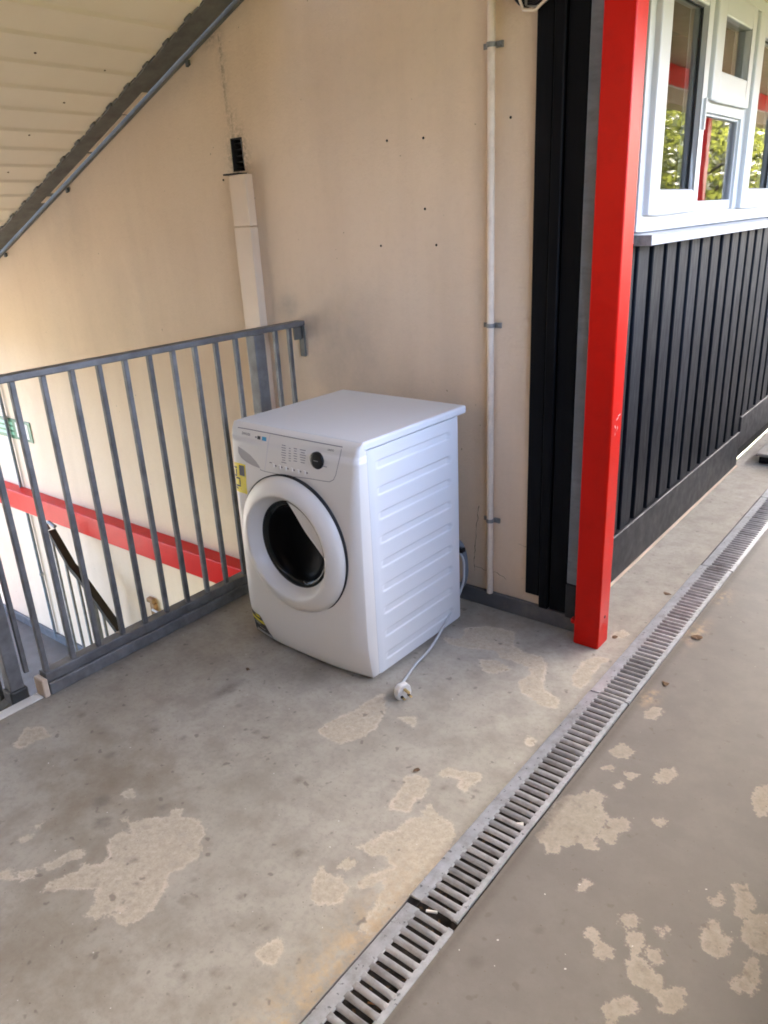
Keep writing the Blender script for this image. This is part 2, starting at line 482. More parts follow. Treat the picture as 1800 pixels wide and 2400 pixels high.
def glass_material():
    m, nt, b = nodes_of('window_glass')
    nt.nodes.remove(b)
    fr = nt.nodes.new('ShaderNodeFresnel'); fr.inputs['IOR'].default_value = 1.75
    f = math_(nt, 'MINIMUM', math_(nt, 'MULTIPLY', fr.outputs[0], 1.5), 1.0)
    tr = nt.nodes.new('ShaderNodeBsdfTransparent'); tr.inputs['Color'].default_value = (0.80, 0.83, 0.81, 1)
    gl = nt.nodes.new('ShaderNodeBsdfGlossy'); gl.inputs['Roughness'].default_value = 0.02
    tc = nt.nodes.new('ShaderNodeTexCoord')
    bp = nt.nodes.new('ShaderNodeBump'); bp.inputs['Strength'].default_value = 0.08; bp.inputs['Distance'].default_value = 0.004
    nt.links.new(noise(nt, 3.0, 2, 0.5, tc.outputs['Object']), bp.inputs['Height'])
    nt.links.new(bp.outputs[0], gl.inputs['Normal'])
    mx = nt.nodes.new('ShaderNodeMixShader')
    nt.links.new(f, mx.inputs[0]); nt.links.new(tr.outputs[0], mx.inputs[1]); nt.links.new(gl.outputs[0], mx.inputs[2])
    nt.links.new(mx.outputs[0], nt.nodes['Material Output'].inputs['Surface'])
    return m
M['glass'] = glass_material()

# ------------------------------------------------------------------ walkway floor
PATCHES = [
    [(-530,-1598),(-503,-1558),(-457,-1520),(-478,-1493),(-456,-1483),(-436,-1506),(-404,-1488),(-363,-1490),(-332,-1503),(-328,-1534),(-297,-1540),(-288,-1580),(-294,-1611),(-307,-1651),(-278,-1669),(-268,-1699),(-251,-1731),(-252,-1763),(-258,-1790),(-286,-1795),(-317,-1794),(-303,-1772),(-281,-1768),(-309,-1761),(-325,-1789),(-335,-1807),(-332,-1821),(-362,-1827),(-367,-1799),(-393,-1785),(-406,-1765),(-433,-1789),(-468,-1805),(-486,-1831),(-515,-1852),(-522,-1836),(-516,-1814),(-501,-1786),(-492,-1766),(-510,-1752),(-481,-1740),(-463,-1719),(-479,-1689),(-504,-1679),(-522,-1657),(-517,-1629),(-490,-1615)],
    [(-582,-1808),(-575,-1781),(-572,-1750),(-549,-1725),(-535,-1733),(-546,-1759),(-553,-1787),(-561,-1811)],
    [(-616,-1864),(-593,-1830),(-572,-1841),(-588,-1866)],
    [(-658,-1890),(-644,-1871),(-618,-1883),(-640,-1899)],
    [(-1119,-1615),(-1177,-1550),(-1138,-1516),(-1073,-1528),(-1094,-1564),(-1091,-1603)],
    [(-648,-1541),(-642,-1514),(-612,-1527),(-627,-1543)],
    [(-383,-1010),(-374,-939),(-350,-863),(-349,-793),(-331,-742),(-268,-822),(-243,-899),(-250,-959),(-285,-1017),(-329,-1021)],
    [(15,-1459),(-8,-1402),(25,-1413),(53,-1402),(87,-1415),(97,-1452),(73,-1482),(49,-1487)],
    [(25,-1378),(32,-1342),(55,-1343),(48,-1370)],
    [(39,-1662),(38,-1634),(55,-1607),(76,-1621),(86,-1658),(55,-1670)],
    [(-738,-1755),(-734,-1737),(-720,-1748)],
    [(-726,-1797),(-717,-1776),(-700,-1789),(-711,-1802)],
    [(-564,-1601),(-551,-1592),(-548,-1601)],
    [(371,-1007),(388,-957),(364,-934),(370,-868),(374,-833),(416,-793),(417,-765),(434,-780),(457,-774),(455,-808),(491,-845),(496,-900),(494,-939),(514,-957),(490,-970),(475,-952),(454,-986),(435,-1000),(442,-1027),(424,-1040),(405,-1016)],
    [(500,-897),(505,-849),(537,-821),(550,-847),(537,-881),(538,-922),(512,-917)],
    [(397,-590),(410,-536),(453,-557),(441,-596),(417,-606)],
    [(539,-634),(547,-594),(566,-563),(586,-584),(572,-628),(551,-642)],
    [(412,-356),(425,-310),(451,-322),(440,-372),(426,-382)],
    [(468,-655),(498,-639),(487,-670)],
    [(464,-720),(475,-698),(484,-712),(474,-728)],
    [(408,-673),(425,-649),(432,-666)],
    [(594,-786),(609,-769),(623,-775),(613,-797)],
    [(7,-1151),(-8,-1090),(-28,-1020),(-4,-997),(34,-1005),(55,-1046),(45,-1086),(58,-1125),(30,-1140)],
    [(42,-965),(44,-927),(91,-913),(134,-889),(146,-915),(134,-957),(139,-976),(113,-966),(109,-935),(80,-944)],
    [(26,-1300),(50,-1264),(50,-1226),(80,-1205),(70,-1173),(85,-1142),(98,-1117),(86,-1079),(99,-1075),(128,-1096),(174,-1099),(201,-1129),(216,-1193),(215,-1281),(223,-1349),(220,-1407),(214,-1485),(183,-1479),(174,-1409),(151,-1336),(133,-1349),(127,-1378),(100,-1397),(108,-1354),(129,-1326),(143,-1298),(98,-1277),(65,-1301)],
    [(531,-1088),(536,-1059),(546,-1069),(532,-1103)],
    [(592,-1196),(599,-1177),(614,-1180),(623,-1195),(654,-1200),(660,-1220),(637,-1237),(625,-1222),(628,-1205),(605,-1201)],
    [(635,-1114),(651,-1095),(672,-1095),(673,-1116),(656,-1132)],
    [(670,-1161),(677,-1135),(693,-1127),(700,-1160),(696,-1183),(731,-1197),(758,-1204),(774,-1236),(804,-1201),(815,-1235),(803,-1267),(786,-1269),(777,-1245),(744,-1245),(712,-1243),(697,-1210),(700,-1187)],
    [(692,-1337),(708,-1299),(736,-1285),(747,-1303),(731,-1321),(718,-1324),(721,-1354),(714,-1359)],
    [(798,-1054),(801,-1009),(815,-1006),(830,-1031),(849,-1031),(849,-1072),(832,-1095),(814,-1084)],
    [(816,-883),(836,-864),(864,-895),(864,-952),(843,-956),(835,-908)],
    [(863,-986),(871,-943),(898,-917),(922,-1019),(892,-1027),(873,-1014)],
    [(878,-1129),(899,-1107),(893,-1067),(907,-1050),(923,-1096),(914,-1133),(890,-1139)],
    [(780,-568),(779,-504),(797,-481),(822,-590),(806,-616)],
    [(716,-1155),(733,-1147),(747,-1166),(740,-1181),(726,-1169)],
    [(715,-1097),(730,-1082),(731,-1106)],
    [(779,-949),(793,-947),(801,-921),(807,-941),(801,-964)],
    [(-213,-814),(-168,-783),(-149,-827),(-178,-819)],
    [(172,-691),(174,-666),(195,-671),(198,-698),(185,-704)],
    [(-369,-330),(-306,-305),(-334,-220),(-273,-161),(-171,-147),(-128,-237),(-79,-253),(-3,-249),(34,-285),(59,-356),(86,-421),(155,-441),(174,-486),(121,-503),(80,-479),(43,-477),(5,-421),(21,-367),(-8,-328),(-60,-318),(-118,-326),(-168,-296),(-258,-340),(-321,-349)],
    [(-175,-380),(-117,-356),(-63,-380),(-90,-428),(-133,-435)],
    [(143,-299),(137,-246),(132,-189),(159,-133),(198,-122),(182,-170),(186,-227),(193,-307),(189,-344),(166,-339)],
    [(134,46),(162,91),(191,75),(172,29),(148,22)],
    [(414,-364),(426,-313),(447,-311),(444,-362),(426,-380)],
]
SPOTS = [(-597, -1640, 19), (-209, -1667, 9), (-4, -1747, 10), (-46, -1791, 10), (-413, -1665, 11), (-820, -1311, 12), (-539, -1131, 10), (-86, -1404, 14), (-669, -1595, 24), (8, -1605, 8), (-313, -1845, 6), (-275, -1210, 13), (-486, -1398, 9), (-829, -1461, 15), (-1089, -1401, 12), (-342, -1707, 6), (-502, -1847, 8), (-102, -1580, 11), (-254, -1881, 7), (-82, -1781, 7), (-708, -1283, 10), (-947, -1417, 7), (-786, -1027, 18), (-692, -1067, 10), (-239, -1615, 7), (-508, -1509, 12), (435, -1400, 14), (84, -998, 9), (165, -958, 8), (508, -1250, 10), (427, -930, 6), (155, -1014, 7)]

FX0, FX1 = -1.335, 1.36
DL, DR = 0.2225, 0.3535            # drain grating, left and right edge


def floor_field(px, py):
    """signed distance to the nearest flake edge, positive inside"""
    best = np.full(px.shape, -0.06)
    for poly in PATCHES:
        p = np.array(poly) / 1000.0
        lo, hi = p.min(0) - 0.07, p.max(0) + 0.07
        sel = np.where((px > lo[0]) & (px < hi[0]) & (py > lo[1]) & (py < hi[1]))[0]
        if not len(sel): continue
        x, y = px[sel], py[sel]
        dd = np.full(x.shape, 1e9); ins = np.zeros(x.shape, bool)
        for i in range(len(p)):
            a, b = p[i], p[(i + 1) % len(p)]
            e = b - a
            t = np.clip(((x - a[0]) * e[0] + (y - a[1]) * e[1]) / (e @ e + 1e-12), 0, 1)
            dd = np.minimum(dd, np.hypot(x - a[0] - t * e[0], y - a[1] - t * e[1]))
            with np.errstate(divide='ignore', invalid='ignore'):
                c = ((a[1] > y) != (b[1] > y)) & (x < (b[0] - a[0]) * (y - a[1]) / (b[1] - a[1] + 1e-15) + a[0])
            ins ^= c
        best[sel] = np.maximum(best[sel], np.where(ins, dd, -dd))
    return np.clip(best, -0.06, 0.06)


def build_floor():
    xs_l = np.append(np.arange(FX0, DL - 0.004, 0.011), DL - 0.002)
    xs_r = np.append(np.arange(DR + 0.003, FX1, 0.011), FX1)
    ys = np.concatenate([np.arange(-9, -2.3, 0.25), np.arange(-2.3, 0.0, 0.011), np.arange(0.0, 2.4, 0.03), np.arange(2.4, 12.01, 0.4)])
    V, Fc = [], []
    off = 0
    for xs in (xs_l, xs_r):
        gx, gy = np.meshgrid(xs, ys)
        V.append(np.stack([gx.ravel(), gy.ravel(), np.zeros(gx.size)], 1))
        nx, ny = len(xs), len(ys)
        i = (np.arange(ny - 1)[:, None] * nx + np.arange(nx - 1)[None, :]).ravel() + off
        Fc.append(np.stack([i, i + 1, i + nx + 1, i + nx], 1))
        off += gx.size
    V = np.concatenate(V); Fc = np.concatenate(Fc)
    # leave the floor out behind the cream wall
    cx = V[Fc][:, :, 0].mean(1); cy = V[Fc][:, :, 1].mean(1)
    keep = ~((cy > 0.02) & (cx < -0.06))
    Fc = Fc[keep]
    me = bpy.data.meshes.new('walkway_floor')
    me.from_pydata(V.tolist(), [], Fc.tolist())
    px, py = V[:, 0], V[:, 1]
    f = floor_field(px, py)
    spot = np.zeros(len(px))
    for sx, sy, r in SPOTS:
        d = np.hypot(px - sx / 1000, py - sy / 1000) / (max(r, 7) / 1000)
        spot = np.maximum(spot, np.clip(1.5 - d, 0, 1) * 0.62)
    # grime along the drain edges, towards the stair head; plain darker patch at the washer front
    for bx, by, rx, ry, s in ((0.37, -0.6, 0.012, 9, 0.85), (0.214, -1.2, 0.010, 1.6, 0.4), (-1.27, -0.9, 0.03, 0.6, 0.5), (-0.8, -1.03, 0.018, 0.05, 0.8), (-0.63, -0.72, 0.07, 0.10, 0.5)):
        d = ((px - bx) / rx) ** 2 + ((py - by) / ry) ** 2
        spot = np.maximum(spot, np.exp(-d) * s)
    ring = np.abs(np.hypot(px + 0.597, py + 1.64) - 0.019)
    spot = np.maximum(spot, np.clip(1 - ring / 0.008, 0, 1) * 0.7)
    gold = np.exp(-((px - 0.215) / 0.075) ** 2) * np.clip((-py - 1.15) / 0.35, 0, 1) * (px < 0.3)
    rust = np.exp(-((px - 0.385) / 0.03) ** 2) * (np.exp(-((py + 0.27) / 0.05) ** 2) + np.exp(-((py - 0.22) / 0.09) ** 2) + 0.8 * np.exp(-((py - 0.55) / 0.06) ** 2))
    gold = np.clip(gold + rust, 0, 1)
    brown = 1.0 * np.exp(-((px + 0.72) / 0.26) ** 2 - ((py + 1.55) / 0.22) ** 2) + 0.8 * np.exp(-((px + 0.35) / 0.28) ** 2 - ((py + 1.95) / 0.22) ** 2)
    brown += 0.75 * np.exp(-((px - 0.9) / 0.42) ** 2 - ((py + 0.9) / 0.9) ** 2) + 0.5 * np.exp(-((px + 0.25) / 0.2) ** 2 - ((py + 0.10) / 0.10) ** 2)
    brown = np.clip(brown, 0, 1)
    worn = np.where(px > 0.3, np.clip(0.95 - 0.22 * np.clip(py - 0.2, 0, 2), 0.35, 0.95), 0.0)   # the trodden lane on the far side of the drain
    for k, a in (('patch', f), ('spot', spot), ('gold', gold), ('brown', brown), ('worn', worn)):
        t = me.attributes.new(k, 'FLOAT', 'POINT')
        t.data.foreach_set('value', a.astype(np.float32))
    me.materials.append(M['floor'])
    o = link('walkway_floor', me)
    tag(o, 'grey painted concrete walkway floor with flaking beige patches', kind='structure')
    return o
floor = build_floor()

sl = MB()
sl.box(FX0, DL - 0.003, -9, 0.0, -0.24, -0.006)
sl.box(-0.06, DL - 0.003, 0.0, 12, -0.24, -0.006)
sl.box(DR + 0.004, FX1, -9, 12, -0.24, -0.006)
sl.box(DL - 0.02, DR + 0.02, -9, 12, -0.24, -0.085)
tag(sl.build('floor_slab', M['slab']), kind='structure')
tag(MB().box(DL - 0.002, DR + 0.003, -9, 12, -0.084, -0.055).build('drain_channel', M['dirt']), kind='structure')

# ------------------------------------------------------------------ cream wall with its vent hole
HX0, HX1, HZ0, HZ1 = -1.632, -1.556, 1.703, 1.832
WX0, WX1, WZ0, WZ1 = -5.3, -0.030, -3.2, 6.0


def build_wall():
    xs = sorted(set(list(np.arange(WX0, WX1, 0.03)) + [WX1, HX0, HX1]))
    zs = sorted(set(list(np.arange(WZ0, -1.6, 0.2)) + list(np.arange(-1.6, 2.5, 0.03)) + list(np.arange(2.5, WZ1, 0.5)) + [WZ1, HZ0, HZ1]))
    nx, nz = len(xs), len(zs)
    V = [(x, 0.0, z) for z in zs for x in xs]
    F = []
    for j in range(nz - 1):
        for i in range(nx - 1):
            cx, cz = (xs[i] + xs[i + 1]) / 2, (zs[j] + zs[j + 1]) / 2
            if HX0 < cx < HX1 and HZ0 < cz < HZ1: continue
            F.append((j * nx + i, j * nx + i + 1, (j + 1) * nx + i + 1, (j + 1) * nx + i))
    n0 = len(V)
    # wall thickness at the ends and reveals of the hole
    T = 0.24
    V += [(HX0, 0, HZ0), (HX1, 0, HZ0), (HX1, 0, HZ1), (HX0, 0, HZ1), (HX0, .12, HZ0), (HX1, .12, HZ0), (HX1, .12, HZ1), (HX0, .12, HZ1)]
    F += [(n0, n0 + 4, n0 + 5, n0 + 1), (n0 + 1, n0 + 5, n0 + 6, n0 + 2), (n0 + 2, n0 + 6, n0 + 7, n0 + 3), (n0 + 3, n0 + 7, n0 + 4, n0), (n0 + 4, n0 + 7, n0 + 6, n0 + 5)]
    n1 = len(V)
    V += [(WX0, 0, WZ0), (WX1, 0, WZ0), (WX1, 0, WZ1), (WX0, 0, WZ1), (WX0, T, WZ0), (WX1, T, WZ0), (WX1, T, WZ1), (WX0, T, WZ1)]
    F += [(n1, n1 + 4, n1 + 5, n1 + 1), (n1 + 1, n1 + 5, n1 + 6, n1 + 2), (n1 + 2, n1 + 6, n1 + 7, n1 + 3), (n1 + 3, n1 + 7, n1 + 4, n1), (n1 + 4, n1 + 7, n1 + 6, n1 + 5)]
    me = bpy.data.meshes.new('rendered_wall')
    me.from_pydata(V, [], F)
    P = np.array(V)
    dirt = np.zeros(len(P))
    for bx, bz, rx, rz, s in ((-1.37, 1.15, 0.07, 0.06, 0.75), (-1.25, 1.07, 0.10, 0.10, 0.65), (-1.10, 0.97, 0.26, 0.24, 0.62), (-0.85, 0.65, 0.38, 0.34, 0.50), (-0.62, 0.5, 0.2, 0.5, 0.4), (-2.6, 1.0, 0.5, 0.35, 0.22), (-1.0, 2.0, 0.5, 0.25, 0.25),
                              (-0.20, 0.9, 0.025, 1.2, 0.35), (-0.45, 0.05, 0.35, 0.10, 0.5), (-1.66, 1.2, 0.06, 0.5, 0.35), (-2.1, 2.1, 0.5, 0.10, 0.30),  # wall-foot grime also paints contact shade; strip by the trunking paints its shadow
                              (-3.0, 1.55, 0.25, 0.25, 0.3), (-2.45, 1.05, 0.10, 0.5, 0.22), (-3.3, 0.75, 0.12, 0.5, 0.2), (-0.40, 0.9, 0.03, 1.4, 0.30)):
        dirt = np.maximum(dirt, s * np.exp(-((P[:, 0] - bx) / rx) ** 2 - ((P[:, 2] - bz) / rz) ** 2))
    soot = np.zeros(len(P))
    for bx, bz, rx, rz, s in ((-1.59, 1.77, 0.055, 0.085, 0.9), (-1.625, 2.1, 0.012, 0.22, 0.75), (-1.60, 1.90, 0.02, 0.05, 0.5), (-1.69, 2.2, 0.05, 0.02, 0.6)):
        soot = np.maximum(soot, s * np.exp(-((P[:, 0] - bx) / rx) ** 2 - ((P[:, 2] - bz) / rz) ** 2))
    for k, a in (('dirt', dirt), ('soot', soot)):
        t = me.attributes.new(k, 'FLOAT', 'POINT'); t.data.foreach_set('value', a.astype(np.float32))
    me.materials.append(M['wall'])
    o = link('rendered_wall', me)
    return tag(o, 'cream rendered wall behind the washing machine and the stairwell', 'wall')
wall = build_wall()

# holes left by old fixings, hairline cracks
hole_me = MB().lathe([(0.0001, -0.003), (0.0038, -0.002), (0.0048, 0.001)], (0, 0), 10).mesh('screw_hole', M['char'])
for x, z in ((-0.292, 1.768), (-0.635, 1.741), (-0.795, 1.747), (-0.636, 1.512), (-0.845, 1.391), (-0.590, 1.389), (-1.70, 1.676)):
    link('screw_hole', hole_me, wall, (x, 0, z))


def crack(pts, w):
    mb = MB()
    rnd = random.Random(int(pts[0][0] * 1000))
    dense = []
    for a, b in zip(pts[:-1], pts[1:]):
        n = max(2, int(math.hypot(b[0] - a[0], b[1] - a[1]) / 0.012))
        for k in range(n):
            t = k / n
            dense.append((a[0] + (b[0] - a[0]) * t + rnd.uniform(-.003, .003), a[1] + (b[1] - a[1]) * t + rnd.uniform(-.003, .003)))
    dense.append(pts[-1])
    for (x0, z0), (x1, z1) in zip(dense[:-1], dense[1:]):
        d = Vector((x1 - x0, z1 - z0)).normalized()
        k = w * rnd.uniform(0.25, 1)
        nx, nz = -d.y * k, d.x * k
        mb.add([(x0 - nx, -.0012, z0 - nz), (x0 + nx, -.0012, z0 + nz), (x1 + nx, -.0012, z1 + nz), (x1 - nx, -.0012, z1 - nz)], [(0, 1, 2, 3)])
    return mb.build('crack', M['char'], wall)
crack([(-0.415, 0.42), (-0.425, 0.33), (-0.432, 0.25), (-0.440, 0.17), (-0.435, 0.13)], 0.0012)
crack([(-0.43, 0.155), (-0.38, 0.145), (-0.33, 0.150), (-0.29, 0.130)], 0.0010)
crack([(-0.24, 0.30), (-0.21, 0.29), (-0.195, 0.30)], 0.0008)

# the broken vent in the hole
v = empty('wall_vent', 'charred black broken vent hole above the cream trunking', 'vent', (-1.594, 0.0, 1.70))
MB().box(-.036, .036, .085, .10, .004, .130).build('back_plate', M['char'], v)
ln = MB().box(-.0378, -.033, .003, .10, .0035, .1315)
ln.box(.0335, .0378, .003, .10, .0035, .1315); ln.box(-.033, .0335, .003, .10, .0035, .008); ln.box(-.033, .0335, .003, .10, .127, .1315)
ln.build('black_lining', M['char'], v)  # black lining keeps the hole solid black
for k in range(5):
    MB().hexa([(-.034, .02, .014 + k * .024), (.022, .02, .012 + k * .024), (.022, .06, .022 + k * .024), (-.034, .06, .024 + k * .024),
               (-.034, .02, .017 + k * .024), (.022, .02, .015 + k * .024), (.022, .06, .025 + k * .024), (-.034, .06, .027 + k * .024)]).build('slat', M['char'], v)
MB().hexa([(.030, .004, .02), (.034, .004, .02), (.034, .07, .02), (.030, .07, .02), (.024, .004, .125), (.028, .004, .125), (.028, .07, .125), (.024, .07, .125)]).build('side_plate', M['steel'], v)
MB().box(-.052, .048, -.046, .004, -.011, -.005).build('scorched_lip', M['char'], v)

# cable trunking
t = empty('cable_trunking', 'cream square cable trunking running up the wall behind the railing', 'trunking', (-1.563, 0, -.18))
MB().box(-.052, .052, -.045, -.001, 0, 1.662).build('lower_length', M['trunk'], t, 0.003)
MB().box(-.0515, .0515, -.0445, -.001, 1.6645, 1.868).build('upper_length', M['trunk'], t, 0.003)

# conduit pipe with three saddle clips
c = empty('conduit_pipe', 'thin cream conduit pipe with three saddle clips beside the black boards', 'pipe', (-.353, -.019, .062))
MB().tube([(0, 0, 0), (0, 0, 1.1), (0.001, 0, 2.45)], 0.0125, 14).build('pipe', M['pipe'], c)
for z in (1.914, 1.055, 0.314):
    cl = MB()
    cl.tube([(0, 0, z - .007), (0, 0, z + .007)], 0.0155, 14)
    cl.box(-.034, -.012, .010, .0165, z - .008, z + .008)
    cl.box(.012, .036, .008, .0165, z - .009, z + .009)
    cl.tube([(.026, .009, z), (.026, .002, z)], 0.006, 8)
    cl.build('saddle_clip', M['zinc'], c)
c2 = empty('riser_pipe', 'thin grey riser pipe on the stairwell wall right of the green sign', 'pipe', (-4.225, -.02, -1.42))
MB().tube([(0, 0, 0), (0, 0, 1.09)], 0.011, 10).build('lower_pipe', M['trimgrey'], c2)
MB().tube([(0, 0, 1.242), (0, 0, 2.9)], 0.011, 10).build('upper_pipe', M['trimgrey'], c2)
for z in (.55, 1.75): MB().tube([(0, 0, z - .01), (0, 0, z + .01)], .016, 10).build('saddle_clip', M['zinc'], c2)

# skirting along the wall
sk = MB()
sk.hexa([(-1.28, -.026, .0), (.045, -.026, .0), (.045, -.001, .0), (-1.28, -.001, .0), (-1.28, -.018, .062), (.045, -.018, .062), (.045, -.001, .064), (-1.28, -.001, .064)])
tag(sk.build('skirting_board', M['skirt'], None, 0.003), 'low dark grey skirting at the foot of the cream wall', 'skirting')

# ------------------------------------------------------------------ sloping soffit over the stair
SX, SZ, SS = -3.788, 1.400, 0.3885       # a point on the soffit and its slope along x


def sz(x): return SZ + SS * (x - SX)
nrm = Vector((-SS, 0, 1)).normalized(); along = Vector((1, 0, SS)).normalized()
sof = empty('sloping_soffit', 'sloping cream boarded soffit at the upper left over the stairwell', 'soffit', (0, 0, 0))
pl = MB()
W = 0.1625
y0, y1 = -2.95, -0.135
# one board: a flat face with a raised lip along one edge, thickness upward
prof = [(-W / 2, .0), (-W / 2 + .002, -.006), (-W / 2 + .006, -.007), (-W / 2 + .022, -.001), (-W / 2 + .028, 0), (W / 2, 0), (W / 2, .018), (-W / 2, .018)]
vs = [tuple(along * a + nrm * b + Vector((0, y, 0))) for y in (y0, y1) for a, b in prof]
n = len(prof)
pl.add(vs, [tuple(range(n)), tuple(range(2 * n - 1, n - 1, -1))] + [(i, i + n, (i + 1) % n + n, (i + 1) % n) for i in range(n)])
plank_me = pl.mesh('plank', M['soffit'])
a = -1.0
k = 0
while a < 4.4:
    p = Vector((-5.4, 0, sz(-5.4))) + along * (a) + nrm * (0.012 + random.uniform(-.001, .001))
    if -4.9 < p.x < -0.95: link('plank', plank_me, sof, p)
    a += W
nail_me = MB().lathe([(.0001, -.002), (.0042, -.001), (.005, .003)], (0, 0), 8).mesh('nail', M['brownlitter'])
for x, y in ((-2.0, -.30), (-2.24, -.36), (-2.5, -.40), (-2.83, -.36), (-3.15, -.42), (-1.95, -.62), (-3.0, -.75)):
    nl = link('nail', nail_me, sof, Vector((x, y, sz(x))) + nrm * .010, (R(90), 0, 0))

# galvanised edge angle between soffit and wall
ed = empty('edge_angle', 'grey steel edge angle running up the wall under the soffit boards', 'trim', (0, 0, 0))
ua, ub = -5.0, -0.95


def slab_along(mb, xa, xb, ya, yb, ha, hb):
    mb.hexa([(xa, ya, sz(xa) + ha), (xb, ya, sz(xb) + ha), (xb, yb, sz(xb) + ha), (xa, yb, sz(xa) + ha),
             (xa, ya, sz(xa) + hb), (xb, ya, sz(xb) + hb), (xb, yb, sz(xb) + hb), (xa, yb, sz(xa) + hb)])
    return mb
slab_along(MB(), ua, ub, -.145, -.030, .002, .012).build('flange', M['steel_dark'], ed, .002)
slab_along(MB(), ua, ub, -.020, -.002, -.010, .014).build('wall_leg', M['leg'], ed, .001)
for xa, xb in ((-3.02, -2.62), (-2.60, -2.28), (-2.27, -2.10), (-3.13, -3.06)):
    slab_along(MB(), xa, xb, -.052 - random.uniform(0, .012), -.034, -.0005, .003).build('paint_smear', M['beige'], ed)
x = -3.9
while x < -1.2:      # knobbly foam ends of the boards poking past the flange
    slab_along(MB(), x - .02, x + .02, -.155, -.138, .000, .014).build('board_tail', M['steel_dark'], ed, .004)
    x += W * along.x
for x in (-3.74, -2.93, -1.83): slab_along(MB(), x - .008, x + .008, -.016, -.002, -.035, -.016).build('drip', M['steel_dark'], ed)

# ------------------------------------------------------------------ red steel beam across the stairwell, level below
rb = MB().box(-5.28, -1.34, -.095, -.002, -.322, -.180)
tag(rb.build('red_beam', M['red'], None, .006, 2), 'glossy red steel beam along the stairwell wall behind the railing', 'beam')

# ------------------------------------------------------------------ black board panel, corner trim, red post
bp_ = empty('black_board_panel', 'narrow panel of upright black boards between cream wall and red post', 'panel', (-.19, 0, .10))
MB().box(.0, .058, -.030, .004, .012, 2.42).build('board', M['black'], bp_, .003)
MB().box(.061, .098, -.040, .004, -.030, 2.42).build('board', M['black'], bp_, .004)
MB().box(.101, .170, -.028, .004, -.030, 2.42).build('board', M['black'], bp_, .003)
ct = empty('corner_trim', 'pale grey upright corner strip just left of the red post', 'trim', (-.019, 0, .06))
MB().box(0, .062, -.033, .012, .14, 2.46).build('strip', M['trimgrey'], ct, .003)
MB().box(-.001, .0635, -.037, .010, 0, .139).build('base_block', M['baseb'], ct, .003)


def post(loc, h, label, scuff=False):
    p = empty('red_post', label, 'post', loc, group='red steel posts')
    MB().box(-.0475, .0475, -.044, .044, 0, h).build('shaft', M['red'], p, .006, 3)
    if scuff:
        s = MB()
        for dx, z, w, hh, tl in ((.002, .842, .014, .004, .006), (.016, .852, .02, .003, .004), (-.012, .826, .010, .006, -.01), (.006, .806, .006, .008, .012), (-.01, .795, .004, .012, .006)):
            s.add([(.0481, dx - w / 2, z - hh / 2), (.0481, dx + w / 2, z - hh / 2 + tl), (.0481, dx + w / 2 - .002, z + hh / 2 + tl), (.0481, dx - w / 2 + .002, z + hh / 2)], [(0, 1, 2, 3)])
        s.build('scuff', M['paper'], p)
        MB().tube([(.0465, .005, .115), (.0485, .005, .115)], .006, 8).build('bolt_hole', M['gap'], p)
        MB().box(-.078, -.0485, -.006, .03, .055, .075).build('fixing_lug', M['red'], p, .003)
    return p
post((.0925, -.0520, 0), 2.40, 'red gloss steel post standing at the corner by the drain', True)

# ------------------------------------------------------------------ cladded flat wall (faces the walkway)
cw = empty('cladding_wall', 'dark grey timber boarded wall below the white window', 'wall', (0, 0, 0))
CLX = -.040
MB().box(-.26, CLX - .030, .02, 3.9, 0, 1.36).build('backing', M['black'], cw)
MB().box(-.26, CLX - .030, .02, .40, 1.36, 2.6).build('backing', M['black'], cw)
MB().box(-.26, CLX - .030, 2.36, 3.9, 1.36, 2.6).build('backing', M['black'], cw)
MB().box(-.26, CLX - .030, .40, 2.36, 2.34, 2.6).build('backing', M['black'], cw)
board = MB().box(-.028, 0, -.055, .055, .205, 1.372).mesh('board', M['clad'], .004)
board_tall = MB().box(-.028, 0, -.055, .055, .205, 2.5).mesh('board', M['clad'], .004)
yk = .497 - .0755 - 2 * .151
while yk < 3.85:
    if yk > .06:
        tall = yk < .36 or yk > 2.42
        link('board', board_tall if tall else board, cw, (CLX + random.uniform(-.002, .002), yk + random.uniform(-.003, .003), 0))
    yk += .151
MB().box(-.10, CLX + .012, .012, 2.30, .004, .212).build('base_board', M['baseb'], cw, .004)
MB().box(-.10, CLX + .010, 2.302, 3.9, .10, .30).build('base_board', M['baseb'], cw, .004)
sd_ = MB().box(CLX + .012, CLX + .022, .02, 2.29, 0, .006)
sd_.build('sand_line', M['beige'], cw)

# ------------------------------------------------------------------ white casement window
wd = empty('casement_window', 'white plastic three-part window over the dark boarding', 'window', (CLX, .43, 1.36))
def wy(y): return y - .43
def wz(z): return z - 1.36


